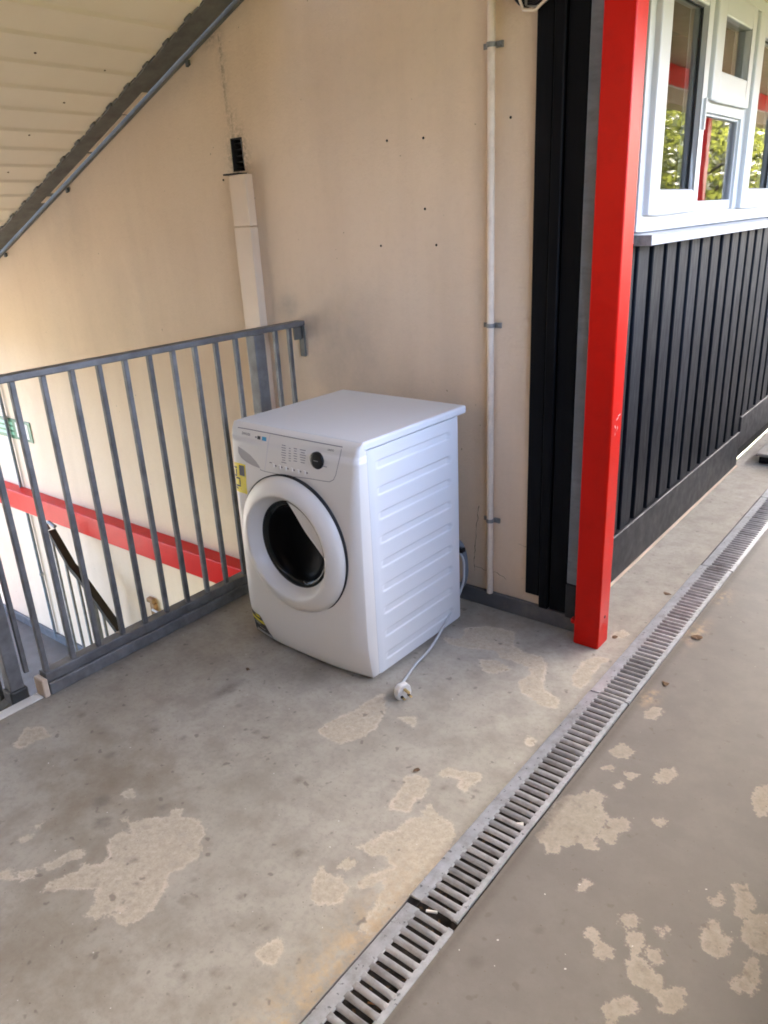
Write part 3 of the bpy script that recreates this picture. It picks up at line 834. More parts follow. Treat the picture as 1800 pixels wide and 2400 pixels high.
def frame_rect(mb, ya, yb, za, zb, wl, wr, wb, wt, x0, x1):
    """four bars of a rectangular frame"""
    ya, yb, za, zb = wy(ya), wy(yb), wz(za), wz(zb)
    mb.box(x0, x1, ya, ya + wl, za, zb); mb.box(x0, x1, yb - wr, yb, za, zb)
    mb.box(x0, x1, ya + wl, yb - wr, za, za + wb); mb.box(x0, x1, ya + wl, yb - wr, zb - wt, zb)
    return mb
fo = MB()
frame_rect(fo, .43, 2.31, 1.398, 2.30, .055, .055, .055, .045, -.05, .018)
fo.box(-.05, .018, wy(1.005), wy(1.075), wz(1.453), wz(2.255))
fo.box(-.05, .018, wy(1.595), wy(1.665), wz(1.453), wz(2.255))
fo.box(-.05, .018, wy(1.075), wy(1.595), wz(1.822), wz(1.868))
fo.build('outer_frame', M['pvc'], wd, .004, 2)
for ya, yb in ((.478, 1.012), (1.655, 2.235)):
    s = MB(); frame_rect(s, ya, yb, 1.452, 2.243, .095, .060, .085, .085, -.03, .040)
    sash = s.build('sash', M['pvc'], wd, .006, 2)
    g = MB(); frame_rect(g, ya + .092, yb - .057, 1.534, 2.161, .006, .006, .006, .006, .011, .018); g.build('glazing_gasket', M['gap'], sash)
    pn = MB().add([(.012, wy(ya + .09), wz(1.53)), (.012, wy(yb - .05), wz(1.53)), (.012, wy(yb - .05), wz(2.165)), (.012, wy(ya + .09), wz(2.165))], [(0, 1, 2, 3)])
    pn.build('pane', M['glass'], sash)
    MB().box(.041, .050, wy(yb) - .035, wy(yb) - .022, wz(1.75), wz(1.86)).build('hinge_strip', M['pvc'], sash)
s = MB(); frame_rect(s, 1.070, 1.600, 1.862, 2.243, .095, .060, .108, .085, -.03, .040)
fan = s.build('fanlight_sash', M['pvc'], wd, .006, 2)
MB().add([(.012, wy(1.16), wz(1.965)), (.012, wy(1.545), wz(1.965)), (.012, wy(1.545), wz(2.165)), (.012, wy(1.16), wz(2.165))], [(0, 1, 2, 3)]).build('pane', M['glass'], fan)
g = MB(); frame_rect(g, 1.075, 1.595, 1.453, 1.822, .016, .016, .040, .010, -.02, .006); g.build('glazing_bead', M['pvc'], wd, .003)
MB().add([(-.006, wy(1.08), wz(1.48)), (-.006, wy(1.59), wz(1.48)), (-.006, wy(1.59), wz(1.82)), (-.006, wy(1.08), wz(1.82))], [(0, 1, 2, 3)]).build('pane', M['glass'], wd)
sl_ = MB()
sl_.hexa([(-.04, -.02, wz(1.366)), (.085, -.02, wz(1.352)), (.085, wy(2.36), wz(1.352)), (-.04, wy(2.36), wz(1.366)),
          (-.04, -.02, wz(1.397)), (.085, -.02, wz(1.384)), (.085, wy(2.36), wz(1.384)), (-.04, wy(2.36), wz(1.397))])
sill = sl_.build('sill', M['pvc'], wd, .005, 2)
MB().box(.020, .083, -.0225, -.0205, wz(1.352), wz(1.388)).build('sill_end_cap', M['zinc'], sill)
# dim room behind the glass: curtain and a few blind vanes
for y in (.80, .905, 1.36, 1.45, 1.95, 2.02): MB().box(-.115, -.108, wy(y), wy(y) + .035, .05, .92).build('blind_vane', M['blind'], wd)

# closed room behind the window
for bx in ((-2.7, -2.6, .30, 3.9, 0, 2.6), (-2.6, -.262, 3.85, 3.95, 0, 2.6), (-2.6, -.262, .25, .30, 0, 2.6), (-2.7, -.262, .25, 3.95, -.05, -.001), (-2.7, -.262, .25, 3.95, 2.601, 2.7)):
    MB().box(*bx).build('room_lining', M['curtain'], cw)
# beige pelmet over the window, walkway ceiling, outer beams, parapet
tag(MB().box(-.10, .055, .012, 3.9, 2.302, 2.56).build('pelmet', M['beige'], None, .004), 'beige boarded pelmet above the white window', 'pelmet')
ce = MB().box(-1.05, 1.62, -9, 12, 2.575, 2.75)
tag(ce.build('walkway_ceiling', M['ceiling']), kind='structure')
tag(MB().box(-1.048, -1.006, -2.93, -.002, 2.512, 3.448).build('bulkhead', M['beige']), 'cream bulkhead closing the gap above the soffit', 'panel')
ob = empty('outer_beam', 'red and brown beam along the open side of the walkway', 'beam', (1.45, 0, 2.27))
MB().box(-.06, .10, -9, 12, 0, .12).build('brown_rail', M['ceiling'], ob, .004)
MB().box(-.03, .08, -9, 12, .135, .30).build('red_face', M['red'], ob, .004)
MB().box(-.05, .08, -9, 12, .1205, .1345).build('white_bead', M['pvc'], ob)
for y in (2.8, 5.87, 8.8):
    post((1.41, y, 1.302), .966, {-6.2: 'red outer post farthest behind the viewer', -3.1: 'red outer post behind the viewer', 2.8: 'first red outer post past the corner on the open side',
                               5.87: 'second red outer post past the corner on the open side', 8.8: 'farthest red outer post on the open side'}[y])
pa = empty('parapet', 'low solid parapet along the open side of the walkway', 'wall', (1.36, 0, 0))
MB().box(.002, .10, -9, 12, -.30, 1.25).build('panel', M['clad'], pa, .004)
MB().box(-.02, .12, -9, 12, 1.252, 1.30).build('coping', M['steel'], pa, .004)

tag(MB().box(-1.31, 1.60, -5.2, -5.0, -.3, 2.57).build('added_end_wall', M['beige']), 'added cream end wall shutting off light behind the viewer', 'wall')  # unseen wall added to cut light on faces turned to the camera
tag(MB().box(1.365, 1.46, -5.0, -2.5, 1.305, 2.268).build('added_light_screen', M['clad']), 'added dark light screen above the parapet behind the viewer', 'wall')  # unseen screen added to keep side light off the machine's front

tag(MB().add([(-40, -30, -3.28), (-5.32, -30, -3.28), (-5.32, 30, -3.28), (-40, 30, -3.28)], [(0, 1, 2, 3)]).build('bounce_ground', M['bounce_grey']), kind='structure')  # unseen sheet added to bounce light up to soffit and wall

# raised door step in the distance
ds = empty('door_step', 'pale raised door step with a black edge at the far right', 'step', (.05, 2.395, 0))
MB().box(.02, .60, .02, .95, .004, .044).build('riser', M['blackplastic'], ds)
MB().box(0, .62, 0, .97, .045, .064).build('tread', M['slab'], ds, .006)

# ------------------------------------------------------------------ stairs and half landing
LZ = -1.45
tag(MB().box(-5.3, -3.05, -2.9, -.001, LZ - .2, LZ).build('half_landing', M['darkslab']), kind='structure')
st = tag(MB().box(-5.3, -3.03, -.022, -.0012, LZ + .001, LZ + .075).build('landing_skirting', M['skirt'], None, .003), 'dark skirting on the half landing at the foot of the cream wall', 'skirting')
fl = bpy.data.objects.new('stair_flight', None); COL.objects.link(fl); tag(fl, kind='structure')
for k in range(1, 8):
    zz = -k * 1.45 / 8
    MB().box(-1.33 - k * .25, -1.33 - (k - 1) * .25 - .002, -2.9, -1.50, zz - .22, zz).build('tread', M['slab'], fl, .004)
    MB().box(-1.33 - k * .25 - .006, -1.33 - k * .25 + .035, -2.88, -1.52, zz + .0005, zz + .005).build('nosing', M['nosing'], fl)
MB().box(-1.3345, -1.292, -2.88, -1.424, .001, .006).build('nosing', M['nosing'], fl, .001)
fl2 = bpy.data.objects.new('lower_stair_flight', None); COL.objects.link(fl2); tag(fl2, kind='structure')
for k in range(1, 9):
    zz = LZ - k * .18
    MB().box(-3.05 + (k - 1) * .25 + .002, -3.05 + k * .25, -1.35, -.003, zz - .22, zz).build('tread', M['slab'], fl2, .004)
tag(MB().box(-4.2, -1.32, -3.15, -2.93, -3.2, 3.0).build('stair_side_wall', M['clad']), 'dark boarded side wall of the stair on the camera side', 'wall')
tag(MB().box(-3.2, -1.32, -9, -3.16, -3.2, 3.0).build('flat_wall', M['beige']), 'cream flat wall behind the stair on the camera side', 'wall')
tag(MB().box(-4.2, -1.06, -2.92, -.002, 3.45, 3.6).build('upper_roof', M['ceiling']), kind='structure')

# exit sign
sg = empty('exit_sign', 'small green and white sign on the stairwell wall seen through the railing', 'sign', (-4.17, 0, .255))
MB().box(-.245, .245, -.006, -.001, -.072, .072).build('plate', M['green'], sg, .0015)
MB().box(.045, .205, -.0075, -.0062, -.052, .052).build('white_field', M['signwhite'], sg)
for z in (-.045, -.008, .028): MB().box(-.225, .005, -.0075, -.0062, z, z + .020).build('print_bar', M['palegreen'], sg)

rbk = empty('rusty_bracket', 'small rusty bracket with a pale rod on the stairwell wall below the red beam', 'bracket', (-2.80, 0, -.72))
MB().box(-.022, .022, -.030, -.001, -.16, .02).build('strap', M['rust'], rbk, .004)
MB().box(-.045, .020, -.036, -.002, .022, .055).build('cap', M['rust'], rbk, .006)
MB().tube([(.0, -.03, -.02), (.20, -.02, -.045)], .008, 8).build('rod', M['pvc'], rbk)

# lower handrail with bars, seen down the stairwell
HY = -.20
lh = empty('lower_handrail', 'dark bent handrail with thin bars on the lower stair flight', 'handrail', (-3.4, HY, LZ))
pts = [(-3.53, -.305), (-3.36, -.515), (-3.28, -.560), (-3.02, -.775), (-2.6, -1.12), (-1.9, -1.70)]
hm = MB()
for (xa, za), (xb, zb) in zip(pts[:-1], pts[1:]):
    xa, xb, za, zb = xa + 3.4, xb + 3.4, za - LZ, zb - LZ
    hm.hexa([(xa, -.025, za - .030), (xb, -.025, zb - .030), (xb, .025, zb - .030), (xa, .025, za - .030), (xa, -.025, za + .012), (xb, -.025, zb + .012), (xb, .025, zb + .012), (xa, .025, za + .012)])
hm.build('rail', M['darkrail'], lh)
MB().tube([(-.17, 0, -.30 - LZ), (-.20, 0, -.265 - LZ), (-.15, .0, -.245 - LZ), (-.08, 0, -.262 - LZ)], .012, 8).build('rail_end', M['steel'], lh)
x = -3.56
while x < -2.0:
    zt = np.interp(x, [p[0] for p in pts], [p[1] for p in pts])
    zb_ = LZ if x < -3.05 else LZ - (x + 3.05) * .72 - .1
    w = .022 if abs(x + 3.22) < .05 else .007
    MB().box(x + 3.4 - w, x + 3.4 + w, -w, w, zb_ - LZ, zt - LZ - .02).build('bar' if w < .01 else 'post', M['steel'], lh)
    x += .115
tag(MB().box(-5.06, -4.90, -.50, -.34, LZ, -.30).build('red_newel', M['red'], None, .006), 'red upright at the far end of the half landing', 'post')

# ------------------------------------------------------------------ railing round the stairwell
BXC = -1.303
bl = empty('railing', 'galvanised steel railing with upright bars around the stairwell', 'railing', (BXC, 0, 0))
MB().box(-.024, .026, -1.75, -.004, 1.076, 1.098).build('top_rail', M['steel'], bl, .004, 2)
ch = MB().box(-.034, .014, -1.40, -.03, .047, .086)
ch.build('base_channel', M['steel'], bl, .004, 2)
MB().box(-.032, .021, -1.398, -.03, .001, .046).build('kerb_angle', M['steel'], bl, .003)
MB().box(-.036, .022, -1.422, -1.4015, .001, .070).build('channel_end', M['beige'], bl, .003)
bar_me = MB().box(-.009, .009, -.009, .009, .086, 1.077).mesh('baluster', M['steel'], .002)
for y in (-.078, -.160, -.378, -.479, -.580, -.681, -.782, -.883, -.984, -1.085, -1.186, -1.287, -1.388):
    link('baluster', bar_me, bl, (random.uniform(-.001, .001), y, 0))
MB().box(-.030, .024, -.297, -.240, .086, 1.076).build('post', M['steel'], bl, .005, 2)
MB().box(-.012, .020, -.010, -.001, .945, 1.074).build('end_plate', M['steel_dark'], bl, .002)
MB().box(-.006, .006, -.050, -.010, 1.02, 1.075).build('end_bracket', M['steel_dark'], bl, .002)

# the stair's own railing beginning at the head of the flight
sr = empty('stair_railing', 'steel stair railing with a rubber footed post at the left edge', 'railing', (-1.368, -1.478, 0))
MB().box(-.024, .024, -.024, .024, .02, 1.14).build('post', M['steel'], sr, .004, 2)
MB().box(-.031, .031, -.031, .031, -.006, .046).build('rubber_foot', M['gasket'], sr, .006, 2)
MB().box(.006, .022, .036, .052, .088, 1.10).build('baluster', M['steel'], sr, .002)
hr = MB()
sl2 = 1.45 / 8 / .25
hr.hexa([(-2.0, -.025, 1.09 - 2 * sl2), (0, -.025, 1.09), (0, .025, 1.09), (-2.0, .025, 1.09 - 2 * sl2), (-2.0, -.025, 1.13 - 2 * sl2), (0, -.025, 1.13), (0, .025, 1.13), (-2.0, .025, 1.13 - 2 * sl2)])
hr.build('handrail', M['steel'], sr)
lr = MB()
lr.hexa([(-2.0, -.02, -.02 - 2 * sl2), (-.03, -.02, -.02), (-.03, .02, -.02), (-2.0, .02, -.02 - 2 * sl2), (-2.0, -.02, .01 - 2 * sl2), (-.03, -.02, .01), (-.03, .02, .01), (-2.0, .02, .01 - 2 * sl2)])
lr.build('lower_rail', M['steel_dark'], sr)
for k in range(1, 17):
    x = -.022 - k * .115
    MB().box(x - .008, x + .008, -.008, .008, .0 + x * sl2, 1.095 + x * sl2).build('baluster', M['steel_dark'], sr)

# ------------------------------------------------------------------ drain gratings
PITCH, SLOT = .0272, .0105
bx0, bx1 = .2585 - DL, .3375 - DL
def bar_profile_mesh():
    """one pressed bar between two slots: a low rounded ridge running across the drain"""
    mb = MB()
    w = (PITCH - SLOT) / 2
    n = 7
    xs = [bx0 - .004, bx0 + .002, bx0 + .008, bx1 - .008, bx1 - .002, bx1 + .004]
    hs = [0.0, .0018, .0030, .0030, .0018, 0.0]
    ws = [w * 1.35, w * 1.12, w, w, w * 1.12, w * 1.35]
    V, F = [], []
    for x, h, ww in zip(xs, hs, ws):
        for k in range(n):
            t = -1 + 2 * k / (n - 1)
            V.append((x, t * ww, .0032 + h * (1 - t * t) - .004 * (abs(t) > .99)))
    for i in range(len(xs) - 1):
        for k in range(n - 1):
            F.append((i * n + k, (i + 1) * n + k, (i + 1) * n + k + 1, i * n + k + 1))
    mb.add(V, F, True)
    return mb.mesh('bar', M['bar'])
bar_slat = bar_profile_mesh()
GW = DR - DL


def grating(ya, yb, label, dz=0.0, dx=0.0, tilt=0.0):
    g = empty('drain_grating', label, 'grating', (DL + dx, ya, .003 + dz), tilt, 'drain gratings')
    L = yb - ya
    lf = MB(); lf.hexa([(0, 0, -.006), (bx0, 0, -.002), (bx0, L, -.002), (0, L, -.006), (0, 0, .0015), (bx0, 0, .0030), (bx0, L, .0030), (0, L, .0015)])
    lf.build('flange', M['grate'], g, .0012)
    rf = MB(); rf.hexa([(bx1, 0, -.002), (GW, 0, -.006), (GW, L, -.006), (bx1, L, -.002), (bx1, 0, .0030), (GW, 0, .0015), (GW, L, .0015), (bx1, L, .0030)])
    rf.build('flange', M['grate'], g, .0012)
    y = (PITCH - SLOT) / 2
    while y < L - .004:
        link('bar', bar_slat, g, (0, y + random.uniform(-.0007, .0007), random.uniform(-.0006, .0004)), (0, random.uniform(-.006, .006), random.uniform(-.006, .006)))
        y += PITCH
    return g
grating(-2.36, -1.362, 'nearest galvanised drain grating at the bottom edge, set slightly low', -.003, .004)
grating(-1.345, -.350, 'long drain grating running through the middle of the floor', .002)
grating(-.343, .800, 'drain grating beside the foot of the red post', 0.0, .001)
grating(.806, 1.806, 'drain grating beside the dark boarded wall past the red post', .0, .006)
grating(1.812, 2.812, 'farthest drain grating near the door step', .0, .004)

# litter on and beside the drain
dbm = MB()
dr_ = random.Random(11)
for _ in range(900):
    y = dr_.uniform(-2.3, 2.8); x = dr_.uniform(DL + .02, DR - .015); s = dr_.uniform(.002, .009); a_ = dr_.uniform(0, 6.28)
    c_, s_ = math.cos(a_) * s, math.sin(a_) * s
    z = -.053 + dr_.uniform(0, .012)
    if dr_.random() < .16: z = dr_.uniform(-.02, -.002); x = dr_.choice((DL + .037, DR - .020)) + dr_.uniform(-.004, .004)
    dbm.add([(x - c_, y - s_, z), (x + s_ * .5, y - c_ * .5, z + .002), (x + c_, y + s_, z + .001), (x - s_ * .5, y + c_ * .5, z + .003)], [(0, 1, 2, 3)])
tag(dbm.build('drain_litter', M['brownlitter']), 'brown leaf crumbs and grit lying in the drain under the gratings', 'litter', kind='stuff')


def litter(name, label, cat, loc, rz, mb, m):
    o = mb.build(name, m)
    o.location = loc; o.rotation_euler = (0, 0, rz)
    return tag(o, label, cat)
litter('cigarette_end', 'tiny white and orange cigarette end in the gap between two gratings', 'cigarette end', (.290, -1.352, .004), R(25), MB().tube([(-.014, 0, 0), (.012, 0, 0)], .0032, 8), M['paper'])
litter('paper_scrap', 'small white paper scrap caught in the middle grating', 'paper', (.326, -1.005, .0085), R(40), MB().hexa([(-.009, -.004, 0), (.008, -.005, .001), (.009, .004, .003), (-.008, .005, .002), (-.009, -.004, .001), (.008, -.005, .002), (.009, .004, .004), (-.008, .005, .003)]), M['paper'])
litter('match_stick', 'thin yellow stick lying in a slot of the nearest grating', 'stick', (.318, -1.595, -.006), R(20), MB().tube([(-.016, 0, 0), (.016, 0, .004)], .0022, 6), M['orange'])


def leaf_bit(seed, s):
    r = random.Random(seed)
    mb = MB()
    n = 8
    V = [(0, 0, .004)] + [(s * r.uniform(.6, 1.2) * math.cos(2 * math.pi * k / n) * 1.4, s * r.uniform(.6, 1.1) * math.sin(2 * math.pi * k / n), r.uniform(.0005, .006)) for k in range(n)]
    mb.add(V, [(0, 1 + k, 1 + (k + 1) % n) for k in range(n)])
    mb.add([(x, y, max(0, z - .0012)) for x, y, z in V], [(0, 1 + (k + 1) % n, 1 + k) for k in range(n)])
    return mb
for k, (x, y, s, lab) in enumerate(((.195, .46, .013, 'dry brown leaf scrap beside the far grating past the red post'), (-.02, -.985, .009, 'small dark brown crumb on the floor left of the middle grating'),
                                    (-.83, -.90, .008, 'tiny brown crumb on the floor between railing and washing machine'), (.155, .02, .009, 'dry crumb on the floor right of the red post foot'),
                                    (.41, -.17, .012, 'brown leaf scrap against the right edge of the drain beside the red post'), (.40, .18, .016, 'clump of brown leaf litter at the right drain edge past the post'))):
    litter('leaf_scrap', lab, 'leaf', (x, y, .001), k * 1.3, leaf_bit(k, s), M['brownlitter'])

# cables tucked at the head of the black boards
cb = empty('cable_bundle', 'coil of black and white cables at the top of the black boards', 'cable', (-.17, -.04, 2.07))
for k in range(4):
    r0 = .035 + .006 * k
    MB().tube([(-.03 + r0 * 1.1 * math.cos(a), -.004 * k, .03 + r0 * math.sin(a)) for a in [i * 2 * math.pi / 22 for i in range(23)]], .004, 7).build('black_loop', M['blackplastic'], cb)
MB().tube([(-.08, -.012, .12), (-.075, -.014, .02), (-.05, -.02, -.030), (-.01, -.022, -.038), (.03, -.02, -.012), (.055, -.018, .03), (.075, -.014, .09), (.08, -.01, .3)], .0045, 8).build('white_cable', M['pipe'], cb)
MB().tube([(-.06, -.008, .2), (-.045, -.012, -.02), (.0, -.018, -.030), (.06, -.018, .0), (.12, -.012, .03), (.19, -.006, .09)], .004, 8).build('grey_cable', M['zinc'], cb)

# ------------------------------------------------------------------ washing machine
WR = R(-1.29)
wx_, wy_ = -.4035, -.6958
wloc = (wx_ - .6 * math.cos(WR), wy_ - .6 * math.sin(WR), 0)
wm = empty('washing_machine', 'white front-loading washing machine with round door, unplugged on the walkway', 'washing machine', wloc, WR)
ZB = [(.018, .030, .20), (.05, .040, .16), (.09, .046, .11), (.125, .050, .075), (.20, .051, .066), (.45, .045, .045), (.60, .040, .034), (.70, .034, .026), (.76, .028, .020), (.80, .023, .016), (.83, .016, .012), (.842, .006, .010), (.847, -.006, .010)]


def bulge(z):
    zs = [q[0] for q in ZB]
    return float(np.interp(z, zs, [q[1] for q in ZB])), float(np.interp(z, zs, [q[2] for q in ZB]))


def yf(x, z):
    """front surface of the bowed fascia, local y (negative is forward)"""
    b, d = bulge(z)
    e = min(x, .6 - x)
    s = max(0.0, min(1.0, e / d))
    k = float(np.interp(z, [.018, .09, .16, .8, .85], [.40, .45, .52, .55, .4]))      # how square the front corner is
    g = k + (1 - k) * math.sin(s * math.pi / 2) ** .85
    u = (x - .3) / .3
    return -(b * g + .008 * (1 - u * u) * g) if b > 0 else -b * g


def fascia():
    xs = [0, .002, .005, .009, .014, .02, .028, .036, .045, .055, .066, .08, .10, .12, .14, .16, .18, .20, .22, .24, .26, .28]
    xs = xs + [.3] + [.6 - x for x in reversed(xs)]
    zs = [.018, .026, .035, .05, .065, .08, .092, .098, .104, .115, .13, .16] + list(np.arange(.18, .80, .02)) + [.80, .81, .82, .83, .838, .842, .845, .847]
    mb = MB()
    V, F = [], []
    nx = len(xs)
    for z in zs:
        for x in xs:
            V.append((x, yf(x, z), z))
    for j in range(len(zs) - 1):
        for i in range(nx - 1):
            q = (j * nx + i, j * nx + i + 1, (j + 1) * nx + i + 1, (j + 1) * nx + i)
            if all(math.hypot(V[k][0] - .301, V[k][2] - .458) < .236 for k in q): continue   # porthole behind the door
            F.append(q)
    # returns to the seam on both sides, bottom lip
    for xx, fl_ in ((0.0, True), (.6, False)):
        o = len(V)
        for z in zs: V.append((xx, .0205, z))
        for j in range(len(zs) - 1):
            i = 0 if fl_ else nx - 1
            q = (j * nx + i, (j + 1) * nx + i, o + j + 1, o + j)
            F.append(q if fl_ else q[::-1])
    o = len(V)
    for x in xs: V.append((x, .03, .018))
    for i in range(nx - 1): F.append((i, o + i, o + i + 1, i + 1))
    o = len(V)
    t = (len(zs) - 1) * nx
    for x in xs: V.append((x, .03, .847))
    for i in range(nx - 1): F.append((t + i, t + i + 1, o + i + 1, o + i))
    mb.add(V, F, True)
    return mb
fa = fascia().build('front_panel', M['plastic'], wm)

# cabinet: plain left side and back, ribbed right side
cab = MB()
cab.box(.001, .594, .022, .523, .014, .818)
cab.build('cabinet', M['enamel'], wm)


def ribbed_side():
    ys = [.022, .04, .052] + list(np.arange(.056, .476, .008)) + [.48, .50, .523]
    zs = list(np.arange(.014, .819, .0022)) + [.819]
    ribs = [.763, .674, .589, .504, .4175, .3285, .2435, .155, .066]
    V, F = [], []
    for z in zs:
        for y in ys:
            d = 1e9
            for zr in ribs:
                yy = min(max(y, .078), .452)
                d = min(d, math.hypot(y - yy, z - zr))
            t = max(0, min(1, (.0150 - d) / .0042))
            t = t * t * (3 - 2 * t)
            edge = .004 * max(0, 1 - min(y - .022, .523 - y) / .006) ** 2
            V.append((.5995 - .0036 * t - edge, y, z))
    ny = len(ys)
    for j in range(len(zs) - 1):
        for i in range(ny - 1):
            F.append((j * ny + i, j * ny + i + 1, (j + 1) * ny + i + 1, (j + 1) * ny + i))
    return MB().add(V, F, True)
ribbed_side().build('ribbed_side_panel', M['enamel'], wm)
MB().box(.594, .5992, .0207, .0219, .014, .846).build('seam', M['gap'], wm)

lid = MB().box(.001, .601, .006, .573, .820, .850)
lid.build('worktop', M['enamel'], wm, .008, 4)
for xx, yy in ((.05, .06), (.55, .06), (.05, .48), (.55, .48)):
    MB().tube([(xx, yy, 0), (xx, yy, .016)], .020, 14).build('foot', M['blackplastic'], wm)
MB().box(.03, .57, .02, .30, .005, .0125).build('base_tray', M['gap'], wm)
MB().box(.575, .590, .470, .485, .790, .800).build('screw_cover', M['plastic2'], wm)

# control panel: shallow inset outline following the fascia, drawer with scooped handle
def on_front(x, z, lift=.0006): return (x, yf(x, z) - lift, z)


def ribbon(mb, pts, w, lift=.0006):
    """thin printed or recessed line on the fascia"""
    dense = []
    for a_, b_ in zip(pts[:-1], pts[1:]):
        n_ = max(1, int(math.hypot(b_[0] - a_[0], b_[1] - a_[1]) / .008))
        dense += [(a_[0] + (b_[0] - a_[0]) * k / n_, a_[1] + (b_[1] - a_[1]) * k / n_) for k in range(n_)]
    dense.append(pts[-1])
    L_, R_ = [], []
    for i, p in enumerate(dense):
        q0, q1 = dense[max(0, i - 1)], dense[min(len(dense) - 1, i + 1)]
        d = Vector((q1[0] - q0[0], q1[1] - q0[1])).normalized()
        L_.append(on_front(p[0] - d.y * w / 2, p[1] + d.x * w / 2, lift)); R_.append(on_front(p[0] + d.y * w / 2, p[1] - d.x * w / 2, lift))
    n_ = len(dense)
    mb.add(L_ + R_, [(i, i + 1, n_ + i + 1, n_ + i) for i in range(n_ - 1)])
    return mb


def patch_on_front(mb, x0, x1, z0, z1, lift=.0006, nx=6, nz=6):
    V = [on_front(x0 + (x1 - x0) * i / nx, z0 + (z1 - z0) * j / nz, lift) for j in range(nz + 1) for i in range(nx + 1)]
    F = [(j * (nx + 1) + i, j * (nx + 1) + i + 1, (j + 1) * (nx + 1) + i + 1, (j + 1) * (nx + 1) + i) for j in range(nz) for i in range(nx)]
    return mb.add(V, F, True)


def poly_on_front(mb, poly, lift=.0008):
    mb.add([on_front(x, z, lift) for x, z in poly], [tuple(range(len(poly)))])
    return mb
M['scoop'] = mat('shaded_scoop_plastic', (0.42, 0.40, 0.38), 0.5, var=0.03)
cp = empty('control_panel', None, None); cp.parent = wm
top_ = [(.040, .832), (.10, .8335), (.22, .8345), (.38, .8345), (.535, .834)]
out_ = MB(); ribbon(out_, top_, .0022); ribbon(out_, [(.535, .834), (.530, .80), (.515, .745), (.505, .727), (.488, .718), (.46, .716), (.40, .714), (.30, .706), (.185, .702), (.12, .708), (.06, .722)], .0018)
out_.build('panel_outline', M['ink'], cp)
MB_ = MB(); ribbon(MB_, [(.213, .832), (.205, .79), (.195, .74), (.186, .704)], .005, .0012); MB_.build('drawer_edge', M['plastic2'], cp)
# drawer handle: flat scoop, its recess shade put into the colour
dh = MB()
arc = [(.044, .768), (.075, .760), (.11, .748), (.14, .731), (.158, .716), (.166, .705)]
low = [(.044, .768), (.046, .744), (.062, .727), (.09, .716), (.125, .709), (.166, .705)]
poly = arc + low[::-1][1:-1]
poly_on_front(dh, poly, .0010)
dh.build('drawer_scoop', M['scoop'], cp)
dl = MB(); ribbon(dl, low, .010, .004); dl.build('drawer_lip', M['plastic'], cp)
# dial
di = MB(); dc = (.436, .779); dy = yf(*dc)
di.lathe([(.0285, dy + .004), (.0285, dy - .005), (.0270, dy - .007), (.020, dy - .0075), (.0001, dy - .0078)], dc, 32)
dial = di.build('programme_dial', M['blackplastic'], cp)
MB().box(dc[0] - .010, dc[0] + .010, dy - .0084, dy - .0079, dc[1] - .0015, dc[1] + .0015).build('dial_print', M['ink'], dial)
# buttons and their print
for k in range(6):
    x = .232 + k * .0295
    MB().box(x - .0045, x + .0045, yf(x, .73) - .004, yf(x, .73) + .002, .722, .737).build('button', M['plastic'], cp, .0015)
pr = MB()
rnd = random.Random(3)
for ci, (cx_, n_, w_, zt) in enumerate(((.283, 8, .026, .806), (.312, 6, .012, .800), (.338, 6, .018, .803), (.372, 6, .030, .803))):
    for r_ in range(n_):
        z = zt - r_ * .0082
        w = w_ * rnd.uniform(.6, 1.0)
        ribbon(pr, [(cx_ - w / 2, z), (cx_ + w / 2, z)], .0022, .0009)
for k in range(6): ribbon(pr, [(.240 + k * .0295, .731), (.247 + k * .0295, .731)], .005, .0009)
ribbon(pr, [(.212, .738), (.224, .738)], .003, .0009); ribbon(pr, [(.462, .764), (.478, .764)], .002, .0009)
tag(pr.build('programme_print', M['ink'], cp), kind='stuff')


def text_on(parent, s, x, z, size, m, name):
    cu = bpy.data.curves.new(name, 'FONT'); cu.body = s; cu.size = size; cu.offset = size * .012
    to = bpy.data.objects.new(name, cu)
    me = bpy.data.meshes.new_from_object(to)
    bpy.data.objects.remove(to)
    for vv in me.vertices:
        xx, zz = x + vv.co.x, z + vv.co.y
        vv.co = on_front(xx, zz, .0009)
    me.materials.append(m)
    return link(name, me, parent)
text_on(cp, 'ZANUSSI', .066, .8135, .0115, M['ink_dark'], 'maker_lettering')
text_on(cp, 'LINDO', .478, .8165, .0085, M['ink_dark'], 'range_lettering')
pb = MB(); patch_on_front(pb, .150, .166, .808, .819, .0009, 2, 2); pb.build('dark_badge', M['ink_dark'], cp)
pb = MB(); patch_on_front(pb, .174, .196, .807, .820, .0009, 2, 2); pb.build('blue_badge', M['blue'], cp)
pb = MB(); patch_on_front(pb, .138, .147, .811, .816, .0009, 2, 2); pb.build('pale_badge', M['ink'], cp)

